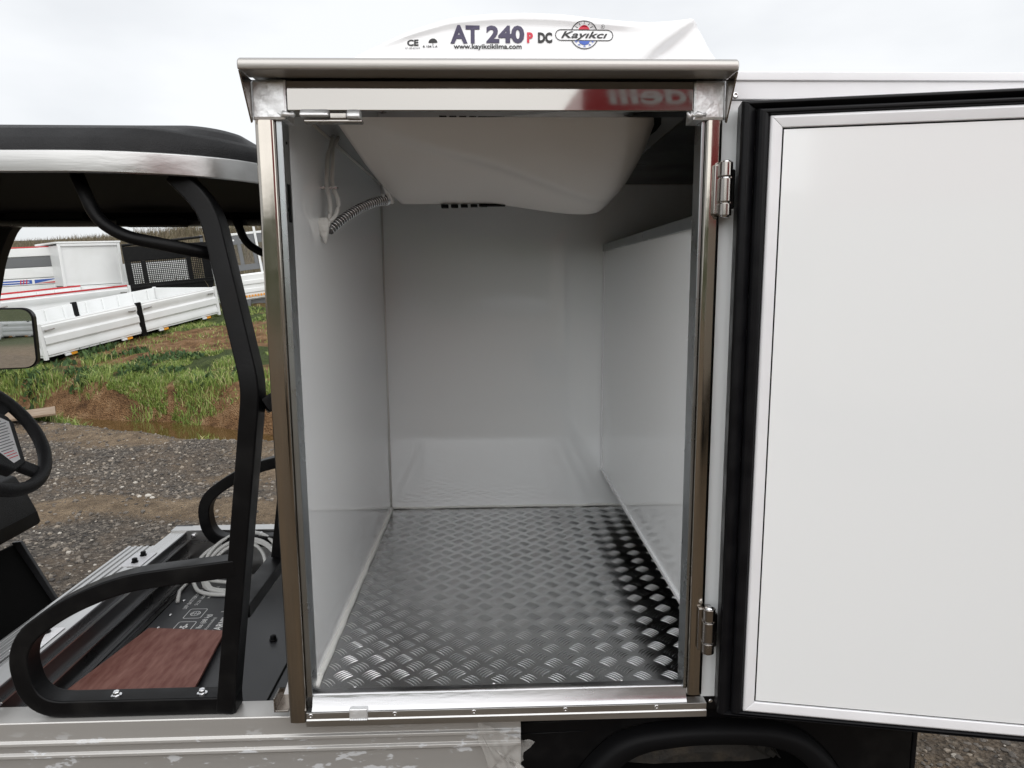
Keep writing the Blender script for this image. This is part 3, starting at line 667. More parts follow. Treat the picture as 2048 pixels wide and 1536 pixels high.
C.part(MB().grid([[(x, y, ZC-.0015) for x, y in rim], [(x, y, ZC-.0015) for x, y in rim2]]), 'gap_shade', BLACKM)  # black sheet paints the shaded gap around the evaporator
mb = MB()
for i in range(5): mb.box(.30+.026*i, .318+.026*i, .55, .582, 1.046+.0008*i, 1.0535)
mb.box(.40, .47, .55, .58, 1.05, 1.0545)
sub(mb, 'louvre', BLACKM, evo)
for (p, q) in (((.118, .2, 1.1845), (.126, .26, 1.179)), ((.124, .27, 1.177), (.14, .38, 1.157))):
    sub(MB().tube([p, tuple((a+b)/2 for a, b in zip(p, q)), q], [.0015, .004, .001], 8), 'gap_shadow', BLACKM, evo, smooth=True)  # black slivers paint the shadow slits under the ceiling
# drain hose with coil, clamp and pipes up the left wall
P0, P1, P2 = Vector((.064, .285, .968)), Vector((.115, .36, 1.035)), Vector((.172, .43, 1.0515))
cl = [P0*(1-t)**2+P1*2*t*(1-t)+P2*t*t for t in np.linspace(0, 1, 24)]
hs = C.part(MB().tube(cl, .0105, 14), 'drain_hose', HOSEM, smooth=True)
mb = MB(); hel = []
for i in range(420):
    t = i/419; q = int(t*23); f = t*23-q; c0 = cl[q].lerp(cl[min(23, q+1)], f); tg = (cl[min(23, q+1)]-cl[max(0, q-1)]).normalized(); e1 = tg.orthogonal().normalized(); e2 = tg.cross(e1)
    a = t*2*PI*26; hel.append(c0+(e1*math.cos(a)+e2*math.sin(a))*.0112)
sub(MB().tube(hel, .0012, 5), 'coil', ZINC, hs, smooth=True)
sub(MB().lathe([(-.004, .0125), (-.004, .0145), (.004, .0145), (.004, .0125)], P2, (P2-P1), 20), 'hose_clamp', ZINC, hs)
sub(MB().lathe([(0, 0), (0, .006), (.006, .006), (.006, 0)], (.168, .42, 1.058), (-.3, -1, .1), 8), 'clamp_screw', ZINC, hs)
sub(MB().lathe([(-.012, 0), (-.01, .014), (.0, .02), (.02, .012), (.045, .002), (.047, 0)], (.05, .283, .985), (0.1, 0, -1), 12), 'sealant_blob', SEAL, hs, smooth=True)
for dx, dy, w in ((0, 0, 0), (.012, .006, 1)):
    P = fillet([(.062+dx, .372+dy, 1.19), (.06+dx*.3, .356+dy, 1.163), (.056+dx, .34, 1.145), (.056+dx, .306+dy, 1.07), (.066+dx*1.6, .30+dy, 1.035), (.066+dx, .29+dy, 1.0), (.056, .284, .98)], .02)
    C.part(MB().tube(P, .0048, 10), 'pipe', CABLE, smooth=True)
C.part(B(.0445, .082, .303, .315, 1.062, 1.067), 'pipe_clip', STEELD)

# ================================================================== the utility cart
K = Thing('utility_cart', (0, .55, G0), 'black framed electric utility cart with aluminium deck and black canopy roof', 'cart')
def xz(path, y): return [(x, y, z) for x, z in path]
def sq(path, w=.038, d=.05): return MB().tube(path, 0, up=(0, 1, 0), square=(d, w))
pil = [(-.149, .066, -.057), (-.053, .072, .645), (-.134, .122, 1.0), (-.2, .132, 1.066)]
brc = [(-.136, .112, .91), (-.306, .112, .945), (-.358, .112, .979), (-.39, .112, 1.072)]
lop = [(-.125, -.0385), (-.555, -.0385), (-.575, .11), (-.46, .19), (-.34, .24), (-.105, .268)]
for y in (.066, 1.01):
    K.part(sq(fillet([(a, b if y < .5 else 1.076-b, c) for a, b, c in pil], [0, .04, .07, 0], 8)), 'pillar', BLACKP, bevel=.004)
    K.part(MB().tube(fillet([(a, b if y < .5 else 1.076-b, c) for a, b, c in brc], [0, .06, .03, 0], 8), .0128, 16), 'brace', BLACKP, smooth=True)
    lp = K.part(sq(fillet(xz(lop, y), [0, .12, .1, .05, .09, 0], 10), d=.046), 'arm_loop', BLACKP, bevel=.004)
    for x in (-.382, -.201):
        bo = sub(MB().lathe([(0, 0), (0, .0105), (.0018, .0105), (.0025, .0085), (.0025, 0)], (x, y-.004, -.0196), (0, 0, 1), 20), 'bolt', ZINC, lp)
        bo.data.materials[0] = ZINC
        sub(MB().lathe([(.0025, .0072), (.009, .0072), (.0105, .0058), (.0108, 0)], (x, y-.004, -.0196), (0, 0, 1), 6), 'bolt', ZINC, lp, bevel=.0006)
K.part(MB().tube([(-.122, .091, .150), (-.122, 1.005, .150)], 0, up=(0, 0, 1), square=(.03, .045)), 'cross_beam', BLACKP, bevel=.003)
K.part(MB().tube([(-.118, .36, .165), (-.04, .36, .66)], 0, up=(0, 1, 0), square=(.03, .03)), 'seat_back_post', BLACKP, bevel=.003)
K.part(MB().tube([(-.04, .085, .6), (.003, .11, .628)], 0, up=(0, 1, 0), square=(.04, .032)), 'box_brace', BLACKP, bevel=.003)
K.part(MB().tube(fillet(xz([(-.9, 1.08), (-1.135, 1.08), (-1.205, .95), (-1.33, .5)], 1.05), [0, .12, .05, 0], 8), 0, up=(0, 1, 0), square=(.045, .045)), 'front_pillar', BLACKP, bevel=.004)
# canopy roof
def outline(ins, x0=-1.95):
    """roof plan, counter-clockwise from the near front, rounded rear corners"""
    r = max(.08, .36-ins*2.4); xr, ya, yb = -.035-ins*.5, .03+ins, 1.06-ins; rr = max(.08, .24-ins*1.2)
    P = [(x0+ins, ya), (-1.2, ya), (-.75, ya), (xr-r, ya)]
    P += [(xr-r+r*math.sin(q), ya+rr-rr*math.cos(q)) for q in [PI/2*i/12 for i in range(1, 13)]]
    P += [(xr-r+r*math.cos(q), yb-rr+rr*math.sin(q)) for q in [PI/2*i/12 for i in range(0, 13)]]
    P += [(-.75, yb), (-1.2, yb), (x0+ins, yb)]
    return P
def loft(levels, cap_top=False, cap_bot=False):
    mb = MB(); n = len(outline(0)); rows = [[(x, y, z+(dz(x, y) if dz else 0)) for x, y in outline(i)] for i, z, dz in levels]
    rows = [r+[r[0]] for r in rows]; mb.grid(rows)
    if cap_top: mb.add(rows[-1][:-1], [tuple(range(n))])
    if cap_bot: mb.add(rows[0][:-1], [tuple(range(n))])
    return mb
K.part(loft([(.006, 1.058, None), (0, 1.06, None), (-.001, 1.08, None), (0, 1.098, None), (.006, 1.1, None)]), 'roof_edge', ALU, bevel=.001)
K.part(loft([(.0062, 1.0578, None), (.012, 1.0578, None), (.012, 1.082, None)], cap_top=True), 'roof_liner', BLACKM)
fade = lambda x, y: -.014*sm(-.26, -.07, x)
K.part(loft([(.008, 1.1005, None), (.012, 1.112, None), (.02, 1.125, lambda x, y: fade(x, y)*.3), (.04, 1.146, fade), (.065, 1.153, fade), (.10, 1.155, fade), (.125, 1.168, lambda x, y: fade(x, y)*.9),
             (.15, 1.176, lambda x, y: fade(x, y)*.7), (.2, 1.179, lambda x, y: fade(x, y)*.6), (.215, 1.188, lambda x, y: fade(x, y)*.5), (.26, 1.19, None), (.3, 1.191, None)], cap_top=True), 'roof_cover', BLACKR, bevel=.003)
K.part(B(-1.9, -.25, .985, 1.025, 1.035, 1.056), 'roof_rail', ALUDK, bevel=.004)
K.part(B(-.73, -.54, .9, .98, 1.03, 1.056), 'roof_bracket', BLACKM, bevel=.004)
# aluminium deck rails
prof = [(.09, -.058), (.033, -.058), (.031, -.06), (.031, -.099), (.026, -.102), (.025, -.108), (.031, -.112), (.031, -.127), (.026, -.130), (.025, -.136), (.031, -.141), (.031, -.2), (.026, -.203), (.025, -.21), (.031, -.215), (.031, -.3), (.09, -.3)]
K.part(MB().prism(prof, 'x', -2.0, .482), 'side_rail', RAILM, bevel=.0008)
K.part(MB().prism([(1.05+(.09-y)*.9 if False else 1.045+(y-.031)*0+(0 if y < .08 else .05), z+.045) for y, z in prof], 'x', -.71, .482), 'far_rail', ALU, bevel=.0008)
inn = [(-.708, -.02), (-.657, -.02), (-.655, -.022), (-.655, -.05), (-.648, -.052), (-.648, -.056), (-.655, -.06), (-.655, -.105), (-.645, -.108), (-.645, -.112), (-.655, -.117), (-.655, -.165), (-.645, -.168), (-.645, -.172), (-.655, -.177), (-.655, -.19), (-.64, -.193), (-.64, -.197), (-.655, -.202), (-.655, -.26), (-.708, -.26)]
bh = K.part(MB().prism([(x, z) for x, z in inn], 'y', .0925, 1.09), 'bulkhead_rail', ALUDK, bevel=.0008)
sub(B(-.7085, -.6565, .0935, 1.0883, -.0199, -.0186), 'top_cap', ALUY, bh)
for z_ in (-.0535, -.1095, -.1695, -.1945): sub(B(-.6545, -.6465 if z_ > -.06 else -.6435 if z_ > -.18 else -.6385, .094, 1.088, z_+.0005, z_+.0042), 'ridge', ALUY, bh)
sub(B(-.712, -.651, 1.0885, 1.1, -.262, -.012), 'corner_cap', GREYPL, bh, bevel=.002)
sub(MB().lathe([(0, 0), (0, .009), (.006, .009), (.008, .006), (.008, 0)], (-.63, 1.044, -.033), (0, -1, 0), 10), 'bolt', ZINC, bh, bevel=.0006)
for yc in (.80, .307):
    pl = sub(MB().prism([(-.735, yc-.055), (-.668, yc-.055), (-.668, yc+.055), (-.735, yc+.055)], 'z', -.0184, -.016), 'joint_plate', ALUL, bh, bevel=.0008)
    for dy in (-.024, .03):
        mb = MB().lathe([(0, 0), (0, .011), (.004, .011), (.004, .0085), (.013, .0085), (.0145, .006), (.0145, 0)], (-.7, yc+dy, -.0165), (0, 0, 1), 6)
        mb.build('bolt', BLACKP, bh, .0006)
mb = MB(); mb.box(-.84, -.7085, .095, 1.0, -.24, -.052)
for x in (-.835, -.815, -.795, -.775, -.755, -.735): mb.box(x, x+.009, .096, .999, -.0521, -.0485)
K.part(mb, 'step_edge', ALUY, bevel=.0008)
K.part(B(-2.0, -.842, .05, 1.0, -.27, -.245), 'floor_mat', MATRIB)
K.part(B(-.706, 1.36, .0925, 1.04, -.29, -.262), 'deck_floor', BLACKM)
dk = K.part(B(-.352, .36, .093, 1.03, -.26, -.163), 'deck_sheet', GREYPL, bevel=.002)
sub(MB().lathe([(0, 0), (0, .0115), (.005, .0115), (.005, .009), (.015, .0085), (.017, .005), (.017, 0)], (-.205, .542, -.163), (0, 0, 1), 10), 'bolt', BLACKP, dk, bevel=.0008)
K.part(MB().tube([(-.13, .13, -.163), (-.13, .95, -.163)], 0, up=(0, 0, 1), square=(.006, .004)), 'sheet_seam', BLACKM)
# fender, arch and wheel
ar = [(.55, -.52), (.575, -.3), (.612, -.198), (.68, -.131), (.733, -.11), (.838, -.098), (.959, -.099), (1.04, -.107), (1.104, -.131), (1.169, -.19), (1.235, -.3), (1.26, -.52)]
ars = [(p.x, p.z) for p in fillet(xz(ar, 0), [0]+[.05]*10+[0], 4)]
fe = K.part(MB().prism([(.4825, -.0605), (1.355, -.0605), (1.355, -.52)]+ars[::-1]+[(.4825, -.52)], 'y', .046, .075), 'fender', BLACKP, bevel=.003)
for z in (-.098, -.124): sub(MB().tube([(.4835, .0455, z), (.655-(z+.098)*-1.2, .0455, z+.003)], .0018, 6), 'crease', BLACKP, fe, smooth=True)
rows = [[(x+(.905-x)*k, y, z-dz) for x, z in ars] for k, y, dz in ((0, .046, 0), (.005, .02, .001), (.02, .006, .005), (.05, .003, .012), (.12, .004, .034), (.13, .012, .037), (.13, .06, .037))]
sub(MB().grid(rows), 'arch_flare', mat('black_flare_plastic', (.004, .004, .0045), .6, spec=.12), fe, smooth=True)
sub(B(1.357, 1.368, .046, .3, -.62, -.075), 'mud_flap', RUBBER, fe, bevel=.003)
K.part(B(.4825, 1.36, .36, 1.1, -.55, -.295), 'wheel_housing', BLACKM)
wc = (.905, .225, -.465)
tp = [(-.095, .12), (-.1, .17), (-.105, .23), (-.097, .262), (-.08, .278), (-.04, .282), (-.036, .272), (-.03, .272), (-.026, .284), (.026, .284), (.03, .272), (.036, .272), (.04, .282), (.08, .278), (.097, .262), (.105, .23), (.1, .17), (.095, .12)]
mb = MB().lathe(tp, wc, (0, 1, 0), 60)
wh = K.part(mb, 'wheel', TYRE, smooth=False)
mb = MB()
for k in range(56):
    a = 2*PI*k/56; c_, s_ = math.cos(a), math.sin(a); t_ = (-s_, c_)
    for y0, y1, sk_ in ((-.098, -.042, .012), (-.024, .024, -.01), (.042, .098, .012)):
        vs_ = []
        for r in (.268, .2865-(.006 if y0 != -.024 else 0)):
            for y, o_ in ((y0, 0), (y1, sk_)):
                for w in (-.0095, .0095): vs_.append((wc[0]+r*c_+(w+o_)*t_[0], wc[1]+y, wc[2]+r*s_+(w+o_)*t_[1]))
        mb.add(vs_, [(0, 1, 3, 2), (4, 6, 7, 5), (0, 4, 5, 1), (2, 3, 7, 6), (0, 2, 6, 4), (1, 5, 7, 3)])
o = sub(mb, 'tread_blocks', TYRE, wh); o['kind'] = 'stuff'
sub(MB().lathe([(-.06, 0), (-.06, .05), (-.03, .09), (-.04, .12), (-.09, .128), (-.092, .12), (.0, .115), (.09, .12)], wc, (0, 1, 0), 36), 'rim', STEELD, wh, smooth=True)
K.part(MB().cyl((.905, .25, -.465), (.905, 1.0, -.465), .035, 16), 'axle', BLACKM)
# torn protective film hanging at the end of the side rail
rows = []
for i in range(22):
    r = []
    for j in range(16):
        u, v = i/21, j/15; top = -.068-.05*u**.7; bot = -.115-.12*u**.6+.012*math.sin(u*17)
        x = .39+.1*u+(.014*math.sin(v*9+1)+.008*math.sin(v*23))*u; z = top+(bot-top)*v
        r.append((x, .0235-.01*u*abs(math.sin(u*6+v*4))-.006*abs(math.sin(u*13-v*9)), z))
    rows.append(r)
K.part(MB().grid(rows), 'film_scrap', FILM, smooth=True)
# steering wheel, dash and kick panel
SC = Vector((-.84, .4, .48)); be = math.radians(35); nn = Vector((math.cos(be), 0, math.sin(be))); uu = Vector((0, 1, 0)); vv = Vector((-math.sin(be), 0, math.cos(be)))
def sw(u, v, d=0): return SC+uu*u+vv*v+nn*d
sw_o = K.part(MB().tube([sw(.165*math.cos(a), .165*math.sin(a)) for a in [2*PI*i/64 for i in range(64)]], .0165, 14, closed=True), 'steering_wheel', BLACKR, smooth=True)
hub = [(-.05, .075), (.06, .075), (.112, .032), (.115, .008), (.05, -.105), (.0, -.115), (-.075, -.05)]
mb = MB(); mb.add([sw(u, v, -.03) for u, v in hub]+[sw(u, v, .004) for u, v in hub], [tuple(range(6, -1, -1)), tuple(range(7, 14))]+[(i, (i+1) % 7, (i+1) % 7+7, i+7) for i in range(7)])
sub(mb, 'hub', BLACKR, sw_o, bevel=.006)
for (a, b) in (((.03, -.09), (.075, -.145)), ((-.05, -.03), (-.155, -.05)), ((.08, .045), (.15, .065)), ((-.03, .06), (-.06, .15))):
    sub(MB().tube([sw(*a, -.012), sw(*b, -.006)], 0, up=tuple(nn), square=(.02, .034)), 'spoke', BLACKR, sw_o, bevel=.005)
stk = [(-.04, .05), (.05, .055), (.085, .029), (.099, .014), (.038, -.091), (.01, -.095)]
mb = MB(); mb.add([sw(u, v, .0046) for u, v in stk], [tuple(range(6))]); sub(mb, 'notice_sheet', mat('paper', (.72, .72, .73), .6), sw_o)
mb = MB(); mr = MB()
for i in range(17):
    v = .046-.0078*i; e1 = float(np.interp(v, [-.091, .014, .029, .055], [.033, .092, .08, .045]))-.012*random.random(); e0 = float(np.interp(v, [-.095, .05], [.012, -.03]))
    (mr if i > 13 else mb).add([sw(e0, v, .0052), sw(e1, v, .0052), sw(e1, v-.0022, .0052), sw(e0, v-.0022, .0052)], [(0, 1, 2, 3)])
sub(mb, 'notice_print', mat('grey_print', (.12, .12, .13), .6), sw_o); sub(mr, 'notice_print', RED, sw_o)
K.part(MB().cyl(sw(0, 0, -.02), sw(0, 0, -.34), .03, 16), 'steering_column', BLACKP, smooth=True)
K.part(MB().prism([(-1.058, .076), (-1.066, .122), (-1.09, .179), (-1.12, .235), (-1.45, .32), (-1.45, -.06), (-1.2, .0)], 'y', .12, .9), 'dashboard', BLACKR, bevel=.006)
K.part(MB().prism([(-1.0555, .082), (-1.0625, .118), (-1.066, .118), (-1.061, .082)], 'y', .125, .895), 'dash_trim', BLACKP, bevel=.001)
K.part(MB().prism([(-1.165, .0), (-1.15, .003), (-1.02, -.25), (-1.04, -.25)], 'y', .12, .895), 'kick_panel', BLACKM, bevel=.002)
kf = K.part(MB().prism([(-1.16, .009), (-1.13, .012), (-1.006, -.25), (-1.036, -.25)], 'y', .897, .91), 'kick_flange', GREYPL, bevel=.002)
sub(MB().lathe([(0, 0), (0, .008), (.004, .007), (.005, 0)], (-1.035, .8965, -.215), (0, -1, 0), 12), 'bolt', BLACKP, kf)
# wing mirror
MN = Vector((.347, -.938, .009)).normalized(); M1 = Vector((.938, .347, 0)).normalized(); M3 = MN.cross(M1)*-1
MC = Vector((-.537, .165, .739))-M1*.082
def rrect(w, h, r, n=5):
    P = []
    for cx, cy, a0 in ((w-r, h-r, 0), (-w+r, h-r, 90), (-w+r, -h+r, 180), (w-r, -h+r, 270)): P += arc(cx, cy, r, a0, a0+90, n)
    return P
def mir(w, h, r, d0, d1):
    P = rrect(w, h, r); n = len(P); mb = MB()
    mb.add([MC+M1*a+M3*b+MN*d0 for a, b in P]+[MC+M1*a+M3*b+MN*d1 for a, b in P], [tuple(range(n)), tuple(range(2*n-1, n-1, -1))]+[(i, (i+1) % n, (i+1) % n+n, i+n) for i in range(n)]); return mb
mo = K.part(mir(.082, .064, .022, -.03, 0), 'wing_mirror', BLACKP, bevel=.003)
sub(mir(.079, .061, .02, .0002, .0012), 'mirror_glass', CHROME, mo)
sub(MB().tube([MC-MN*.02, MC-MN*.05-M1*.1, MC-MN*.05-M1*.2+Vector((0, 0, .1))], .01, 10), 'mirror_arm', BLACKP, mo, smooth=True)

# ================================================================== things lying in the deck tray
bt = Thing('battery', (-.48, .62, -.262), 'black battery case with white printed warnings in the deck tray', 'battery')
bc = bt.part(B(-.598, -.354, .25, .985, -.261, -.1535), 'case', GREYPL, bevel=.003)
def btext(body, x0, y0, size, thick=0):
    vs_, fs = text_mesh(body, size, thick, 0, 0, 1); mb = MB(); mb.add([(x0-v[1], y0+v[0], -.1527) for v in vs_], fs); sub(mb, 'lettering', TEXTW, bc)
btext('LFP BATTERY FOR GOLF', -.531, .728, .0175, .0002); btext('51.2V 160Ah 8.2', -.506, .752, .0155, .0001); btext('Model:SG51160', -.487, .80, .0135, .0001)
btext('150 lbs (68 kg)', -.436, .565, .021, .0003); btext('(fuel/commodity)', -.414, .575, .0135); btext('WARNING', -.375, .56, .03, .0008)
def stroke(pts, w, cl=False):
    mb = MB(); q = pts+[pts[0]] if cl else pts; L_, R_ = [], []
    for i, (x, y) in enumerate(q):
        a = q[max(0, i-1)]; b = q[min(len(q)-1, i+1)]; d = Vector((b[0]-a[0], b[1]-a[1])).normalized(); L_.append((x-d.y*w/2, y+d.x*w/2, -.1527)); R_.append((x+d.y*w/2, y-d.x*w/2, -.1527))
    mb.grid([L_, R_]); sub(mb, 'printed_mark', TEXTW, bc)
for cx, cy in ((-.489, .697), (-.489, .615)):
    stroke([(cx+a, cy+b) for a, b in rrect(.026, .03, .006)], .0022, True)
stroke([(-.489+a, .697+b) for a, b in arc(0, 0, .014, 0, 360, 24)], .0022)
for k in (-.008, 0, .008): stroke([(-.489+k, .687), (-.489+k, .707)], .0018); 
stroke([(-.502, .697), (-.476, .697)], .0018)
btext('-5-', -.479, .597, .03, .0012)
stroke([(-.405+.07*math.cos(q), .585+.12*math.sin(q)) for q in np.linspace(.4, 1.7, 14)], .003)
for y in (.61, .69, .785, .88): sub(MB().lathe([(0, 0), (0, .0055), (.003, .0055), (.0045, .003), (.0045, 0)], (-.562, y, -.1535), (0, 0, 1), 10), 'screw', ZINC, bc, smooth=True)
pv = [(-.582, .598), (-.352, .572), (-.312, .22), (-.645, .235)]
mb = MB().prism(pv, 'z', -.1522, -.1445)
tag(mb.build('plywood_board', PLY, bevel=.0008), 'scuffed red-brown plywood offcut lying on the deck tray behind the arm loop', 'board')
mb = MB(); P = []
for i in range(260):
    t = i/259; a = t*2*PI*4.6-.6; r = .118+.012*math.sin(a*.37+1)+.006*math.sin(t*11); tl = .75+.1*math.sin(t*7)
    c0 = Vector((-.435+.02*math.sin(t*9), .915, -.1+.0*t)); P.append(c0+Vector((r*math.cos(a), r*math.sin(a)*math.cos(tl), max(-.047, r*math.sin(a)*math.sin(tl)*.9+.004*math.sin(t*23)))))
P = [(-.575, .77, -.148), (-.6, .84, -.146), (-.585, .9, -.13)]+P
tag(MB().tube(P, .0062, 10).build('cable_coil', CABLE, smooth=True), 'coil of white cable in the far corner of the deck tray', 'cable')

# ================================================================== truck bodies in the field
def frame_mat(P1, P2):
    P1 = Vector(P1); ex = (Vector(P2)-P1).normalized(); ey = Vector((-ex.y, ex.x, 0)).normalized(); ez = ex.cross(ey)
    m = Matrix((ex, ey, ez)).transposed().to_4x4(); m.translation = P1; return m, (Vector(P2)-P1).length
def corr(x0, x1, y, h, out=-1, z0=0, t=.03, lift=.0):
    """corrugated drop side, ridges on the 'out' side"""
    st = [(0, 0), (.05, 0), (.07, .016), (.2, .016), (.25, .0), (.34, .0), (.40, .024), (.6, .024), (.66, 0), (.75, 0), (.8, .016), (.93, .016), (.95, 0), (1, 0)]
    return MB().prism([(y+out*d, z0+h*k) for k, d in st]+[(y-out*t, z0+h), (y-out*t, z0)], 'x', x0, x1)
def drop_bed(name, label, P1, P2, w, h, group, red=False, ribs=5, split=True, cat='truck bed', post=BLACKP):
    m, Ln = frame_mat(P1, P2); e = empty(name); e.matrix_world = m; tag(e, label, cat, group)
    B(.02, Ln-.02, .03, w-.03, .02, .07).build('bed_floor', PAINTW, e)
    B(.1, Ln-.1, .15, w-.15, -.1, .018).build('subframe', BLACKP, e)
    mid = Ln*.5
    segs = ((.06, mid-.05), (mid+.05, Ln-.06)) if split else ((.06, Ln-.06),)
    for a, b in segs:
        s = corr(a, b, 0, h).build('drop_side', PAINTW, e, .004)
        if red: B(a, b, -.004, .034, h+.0005, h+.03).build('red_edge', PAINTR, s)
        for x in (a+.02, b-.06):
            B(x, x+.012, -.035, -.001, h*.78, h*.83).build('latch', ZINC, s, .002); MB().cyl((x+.006, -.03, h*.8), (x+.15 if x < (a+b)/2 else x-.13, -.04, h*.82), .009, 8).build('latch', STEELD, s)
        for x in (a+.25, b-.4):
            B(x, x+.09, -.03, .0, -.035, -.003).build('hinge', PAINTW, s, .003); B(x+.1, x+.2, -.02, .0, -.04, -.006).build('reflector', ORANGE, s)
        f = corr(a, b, w, h, out=1).build('drop_side', PAINTW, e, .004)
        for k in range(ribs):
            x = a+(b-a)*(k+.5)/ribs; B(x-.025, x+.025, w-.055, w-.0305, .03, h*.96).build('rib', PAINTW, f, .004)
        B(a, b, w-.05, w-.0302, h*.52, h*.58).build('rib', PAINTW, f, .004)
        if red: B(a, b, w-.034, w+.004, h+.0005, h+.03).build('red_edge', PAINTR, f)
    for y in (-.02, w-.03):
        if split: B(mid-.045, mid+.045, y, y+.05, -.05, h+.02).build('post', post, e, .004)
    for x in (.0, Ln-.055):
        for y in (-.02, w-.03): B(x, x+.055, y, y+.05, -.03, h+.015).build('post', PAINTW, e, .006)
    for x, out in ((.015, -1), (Ln-.015, 1)):
        q = MB(); st = [(0, 0), (.05, 0), (.08, .014), (.2, .014), (.25, 0), (.34, 0), (.4, .02), (.6, .02), (.66, 0), (.75, 0), (.8, .014), (.93, .014), (.95, 0), (1, 0)]
        q.prism([(x+out*d, h*k) for k, d in st]+[(x-out*.03, h), (x-out*.03, 0)], 'y', .035, w-.035); q.build('end_gate', PAINTW, e, .004)
    return e
GB = 'truck bodies standing in the field'
drop_bed('truck_bed', 'front white drop-side truck bed with black centre post resting on the grass', (-6.14, 9.0, -.24), (-4.77, 12.2, .275), 1.55, .5, GB)
drop_bed('truck_bed', 'white truck bed with a red stripe along its top edge, behind the front bed', (-8.0, 10.75, -.02), (-6.82, 13.05, .22), 1.5, .58, GB, red=True, split=False, ribs=7)
# white box body with a blank end panel
def local(name, label, P1, P2, cat):
    m, Ln = frame_mat(P1, P2); e = empty(name); e.matrix_world = m; tag(e, label, cat, GB); return e, Ln
e, Ln = local('box_body', 'white box body with a plain square end panel', (-8.72, 14.0, .24), (-7.87, 14.9, .31), 'truck body')
B(.03, Ln-.03, .02, 1.5, .56, 1.43).build('box_shell', PAINTW, e, .01)
B(.05, Ln-.05, .05, 1.4, -.12, .559).build('underside_shade', PAINTG, e, .01)  # grey block paints the shaded underside down to the ground
for a in ((0, .06, -.02, .03, .5, 1.46), (Ln-.06, Ln, -.02, .03, .5, 1.46), (.061, Ln-.061, -.02, .03, 1.4, 1.46), (.061, Ln-.061, -.02, .03, .5, .55)): B(*a).build('frame_bar', PAINTW, e, .006)
B(-.02, Ln+.02, -.03, 1.5, 1.461, 1.5).build('roof', PAINTW, e, .008)
# striped body at the far left
e, Ln = local('striped_body', 'white truck body with dark grey band and blue striped side', (-12.4, 13.4, .1), (-9.05, 14.5, .32), 'truck body')
B(0, Ln, .03, 1.6, 0, 1.33).build('body_shell', PAINTW, e, .01)
for z0, z1, m_, d in ((1.345, 1.37, PAINTR, .0), (1.16, 1.34, PAINTW, .01), (.93, 1.15, PAINTG, 0), (.70, .92, PAINTW, .012), (.55, .68, PAINTW, .016), (.3, .54, PAINTW, .01), (.02, .28, PAINTG, 0)):
    B(0, Ln+.01, .0-d, .029, z0, z1).build('side_panel', m_, e, .008)
B(-.5+1.2, Ln-.55, -.0185, -.0165, .575, .655).build('blue_stripe', PAINTB, e); B(.7, Ln-.6, -.0215, -.019, .605, .622).build('white_line', PAINTW, e)
MB().prism([(Ln-.5, .575), (Ln-.5, .655), (Ln-.02, .665)], 'y', -.0185, -.0165).build('blue_stripe', PAINTB, e)
MB().prism([(Ln-.5, .575), (Ln-.02, .57), (Ln-.02, .61)], 'y', -.0185, -.0165).build('red_stripe', PAINTR, e)
for k in range(3): MB().prism([(Ln-.78+.055*k, .57), (Ln-.76+.055*k, .57), (Ln-.74+.055*k, .665), (Ln-.76+.055*k, .665)], 'y', -.024, -.022).build('red_stripe', PAINTR, e)
# black headboard with perforated windows on its bed
e, Ln = local('black_headboard_bed', 'black truck bed with a perforated mesh headboard', (-7.55, 14.45, .38), (-6.1, 15.55, .55), 'truck bed')
HB = 1.27
def slab(x0, x1, z0, z1, nm='headboard'): return B(x0, x1, 0, .04, z0, z1).build(nm, BLACKP, e, .006)
slab(0, Ln, 0, .44); slab(0, Ln, .95, HB); slab(0, .12, .441, .949); slab(.33, .42, .441, .949); slab(1.28, 1.38, .441, .949); slab(Ln-.2, Ln, .441, .949)
def screen(x0, x1, z0, z1, step=.042):
    mb = MB(); x = x0
    while x <= x1: mb.box(x-.008, x+.008, .012, .022, z0, z1); x += step
    z = z0
    while z <= z1: mb.box(x0, x1, .0225, .0325, z-.008, z+.008); z += step
    o = mb.build('mesh_screen', BLACKP, e); o['kind'] = 'stuff'
screen(.12, .33, .44, .95); screen(.42, 1.28, .44, .95); screen(1.38, Ln-.2, .44, .95)
for z in (.06, .2, .34): B(0, Ln, -.018, -.001, z, z+.05).build('rail', BLACKP, e, .006)
MB().cyl((.0, .02, HB+.03), (Ln-.1, .02, HB+.12), .03, 12).build('top_bar', BLACKP, e)
B(Ln-.17, Ln-.11, .0, .05, HB, HB+.16).build('bar_post', PAINTG, e, .006)
B(.02, Ln-.02, 1.9, 1.94, 0, .92).build('tail_board', PAINTW, e, .006); B(.02, .06, .05, 1.89, 0, .5).build('drop_side', PAINTW, e, .006); B(.02, Ln-.02, .05, 1.89, -.06, -.001).build('bed_floor', PAINTG, e)
# white bed at the right with dark headboard grille
e, Ln = local('tailgate_bed', 'white truck bed with dark grille headboard, red tail lamp and orange reflector strip', (-5.1, 13.3, .32), (-4.15, 13.75, .46), 'truck bed')
z1 = 1.5
B(0, Ln, 1.2, 1.24, .82, z1).build('headboard_backing', PAINTG, e) if False else None
B(0, Ln+.6, 1.1, 1.16, z1, z1+.05).build('headboard_top', PAINTW, e, .006)
B(Ln-.05, Ln+.0, 1.08, 1.12, .5, z1+.18).build('headboard_post', PAINTW, e, .006)
B(0, Ln+.6, 1.11, 1.15, 1.3, z1-.001).build('headboard_plate', PAINTG, e, .004)
for k in range(7): MB().lathe([(0, 0), (0, .02), (.005, .02), (.005, 0)], (.08+.16*k, 1.1095, 1.4), (0, -1, 0), 10).build('bolt', PAINTW, e)
for k in range(5): B(.02+.3*k, .1+.3*k, 1.11, 1.15, .85, 1.299).build('grille_bar', PAINTG, e, .004)
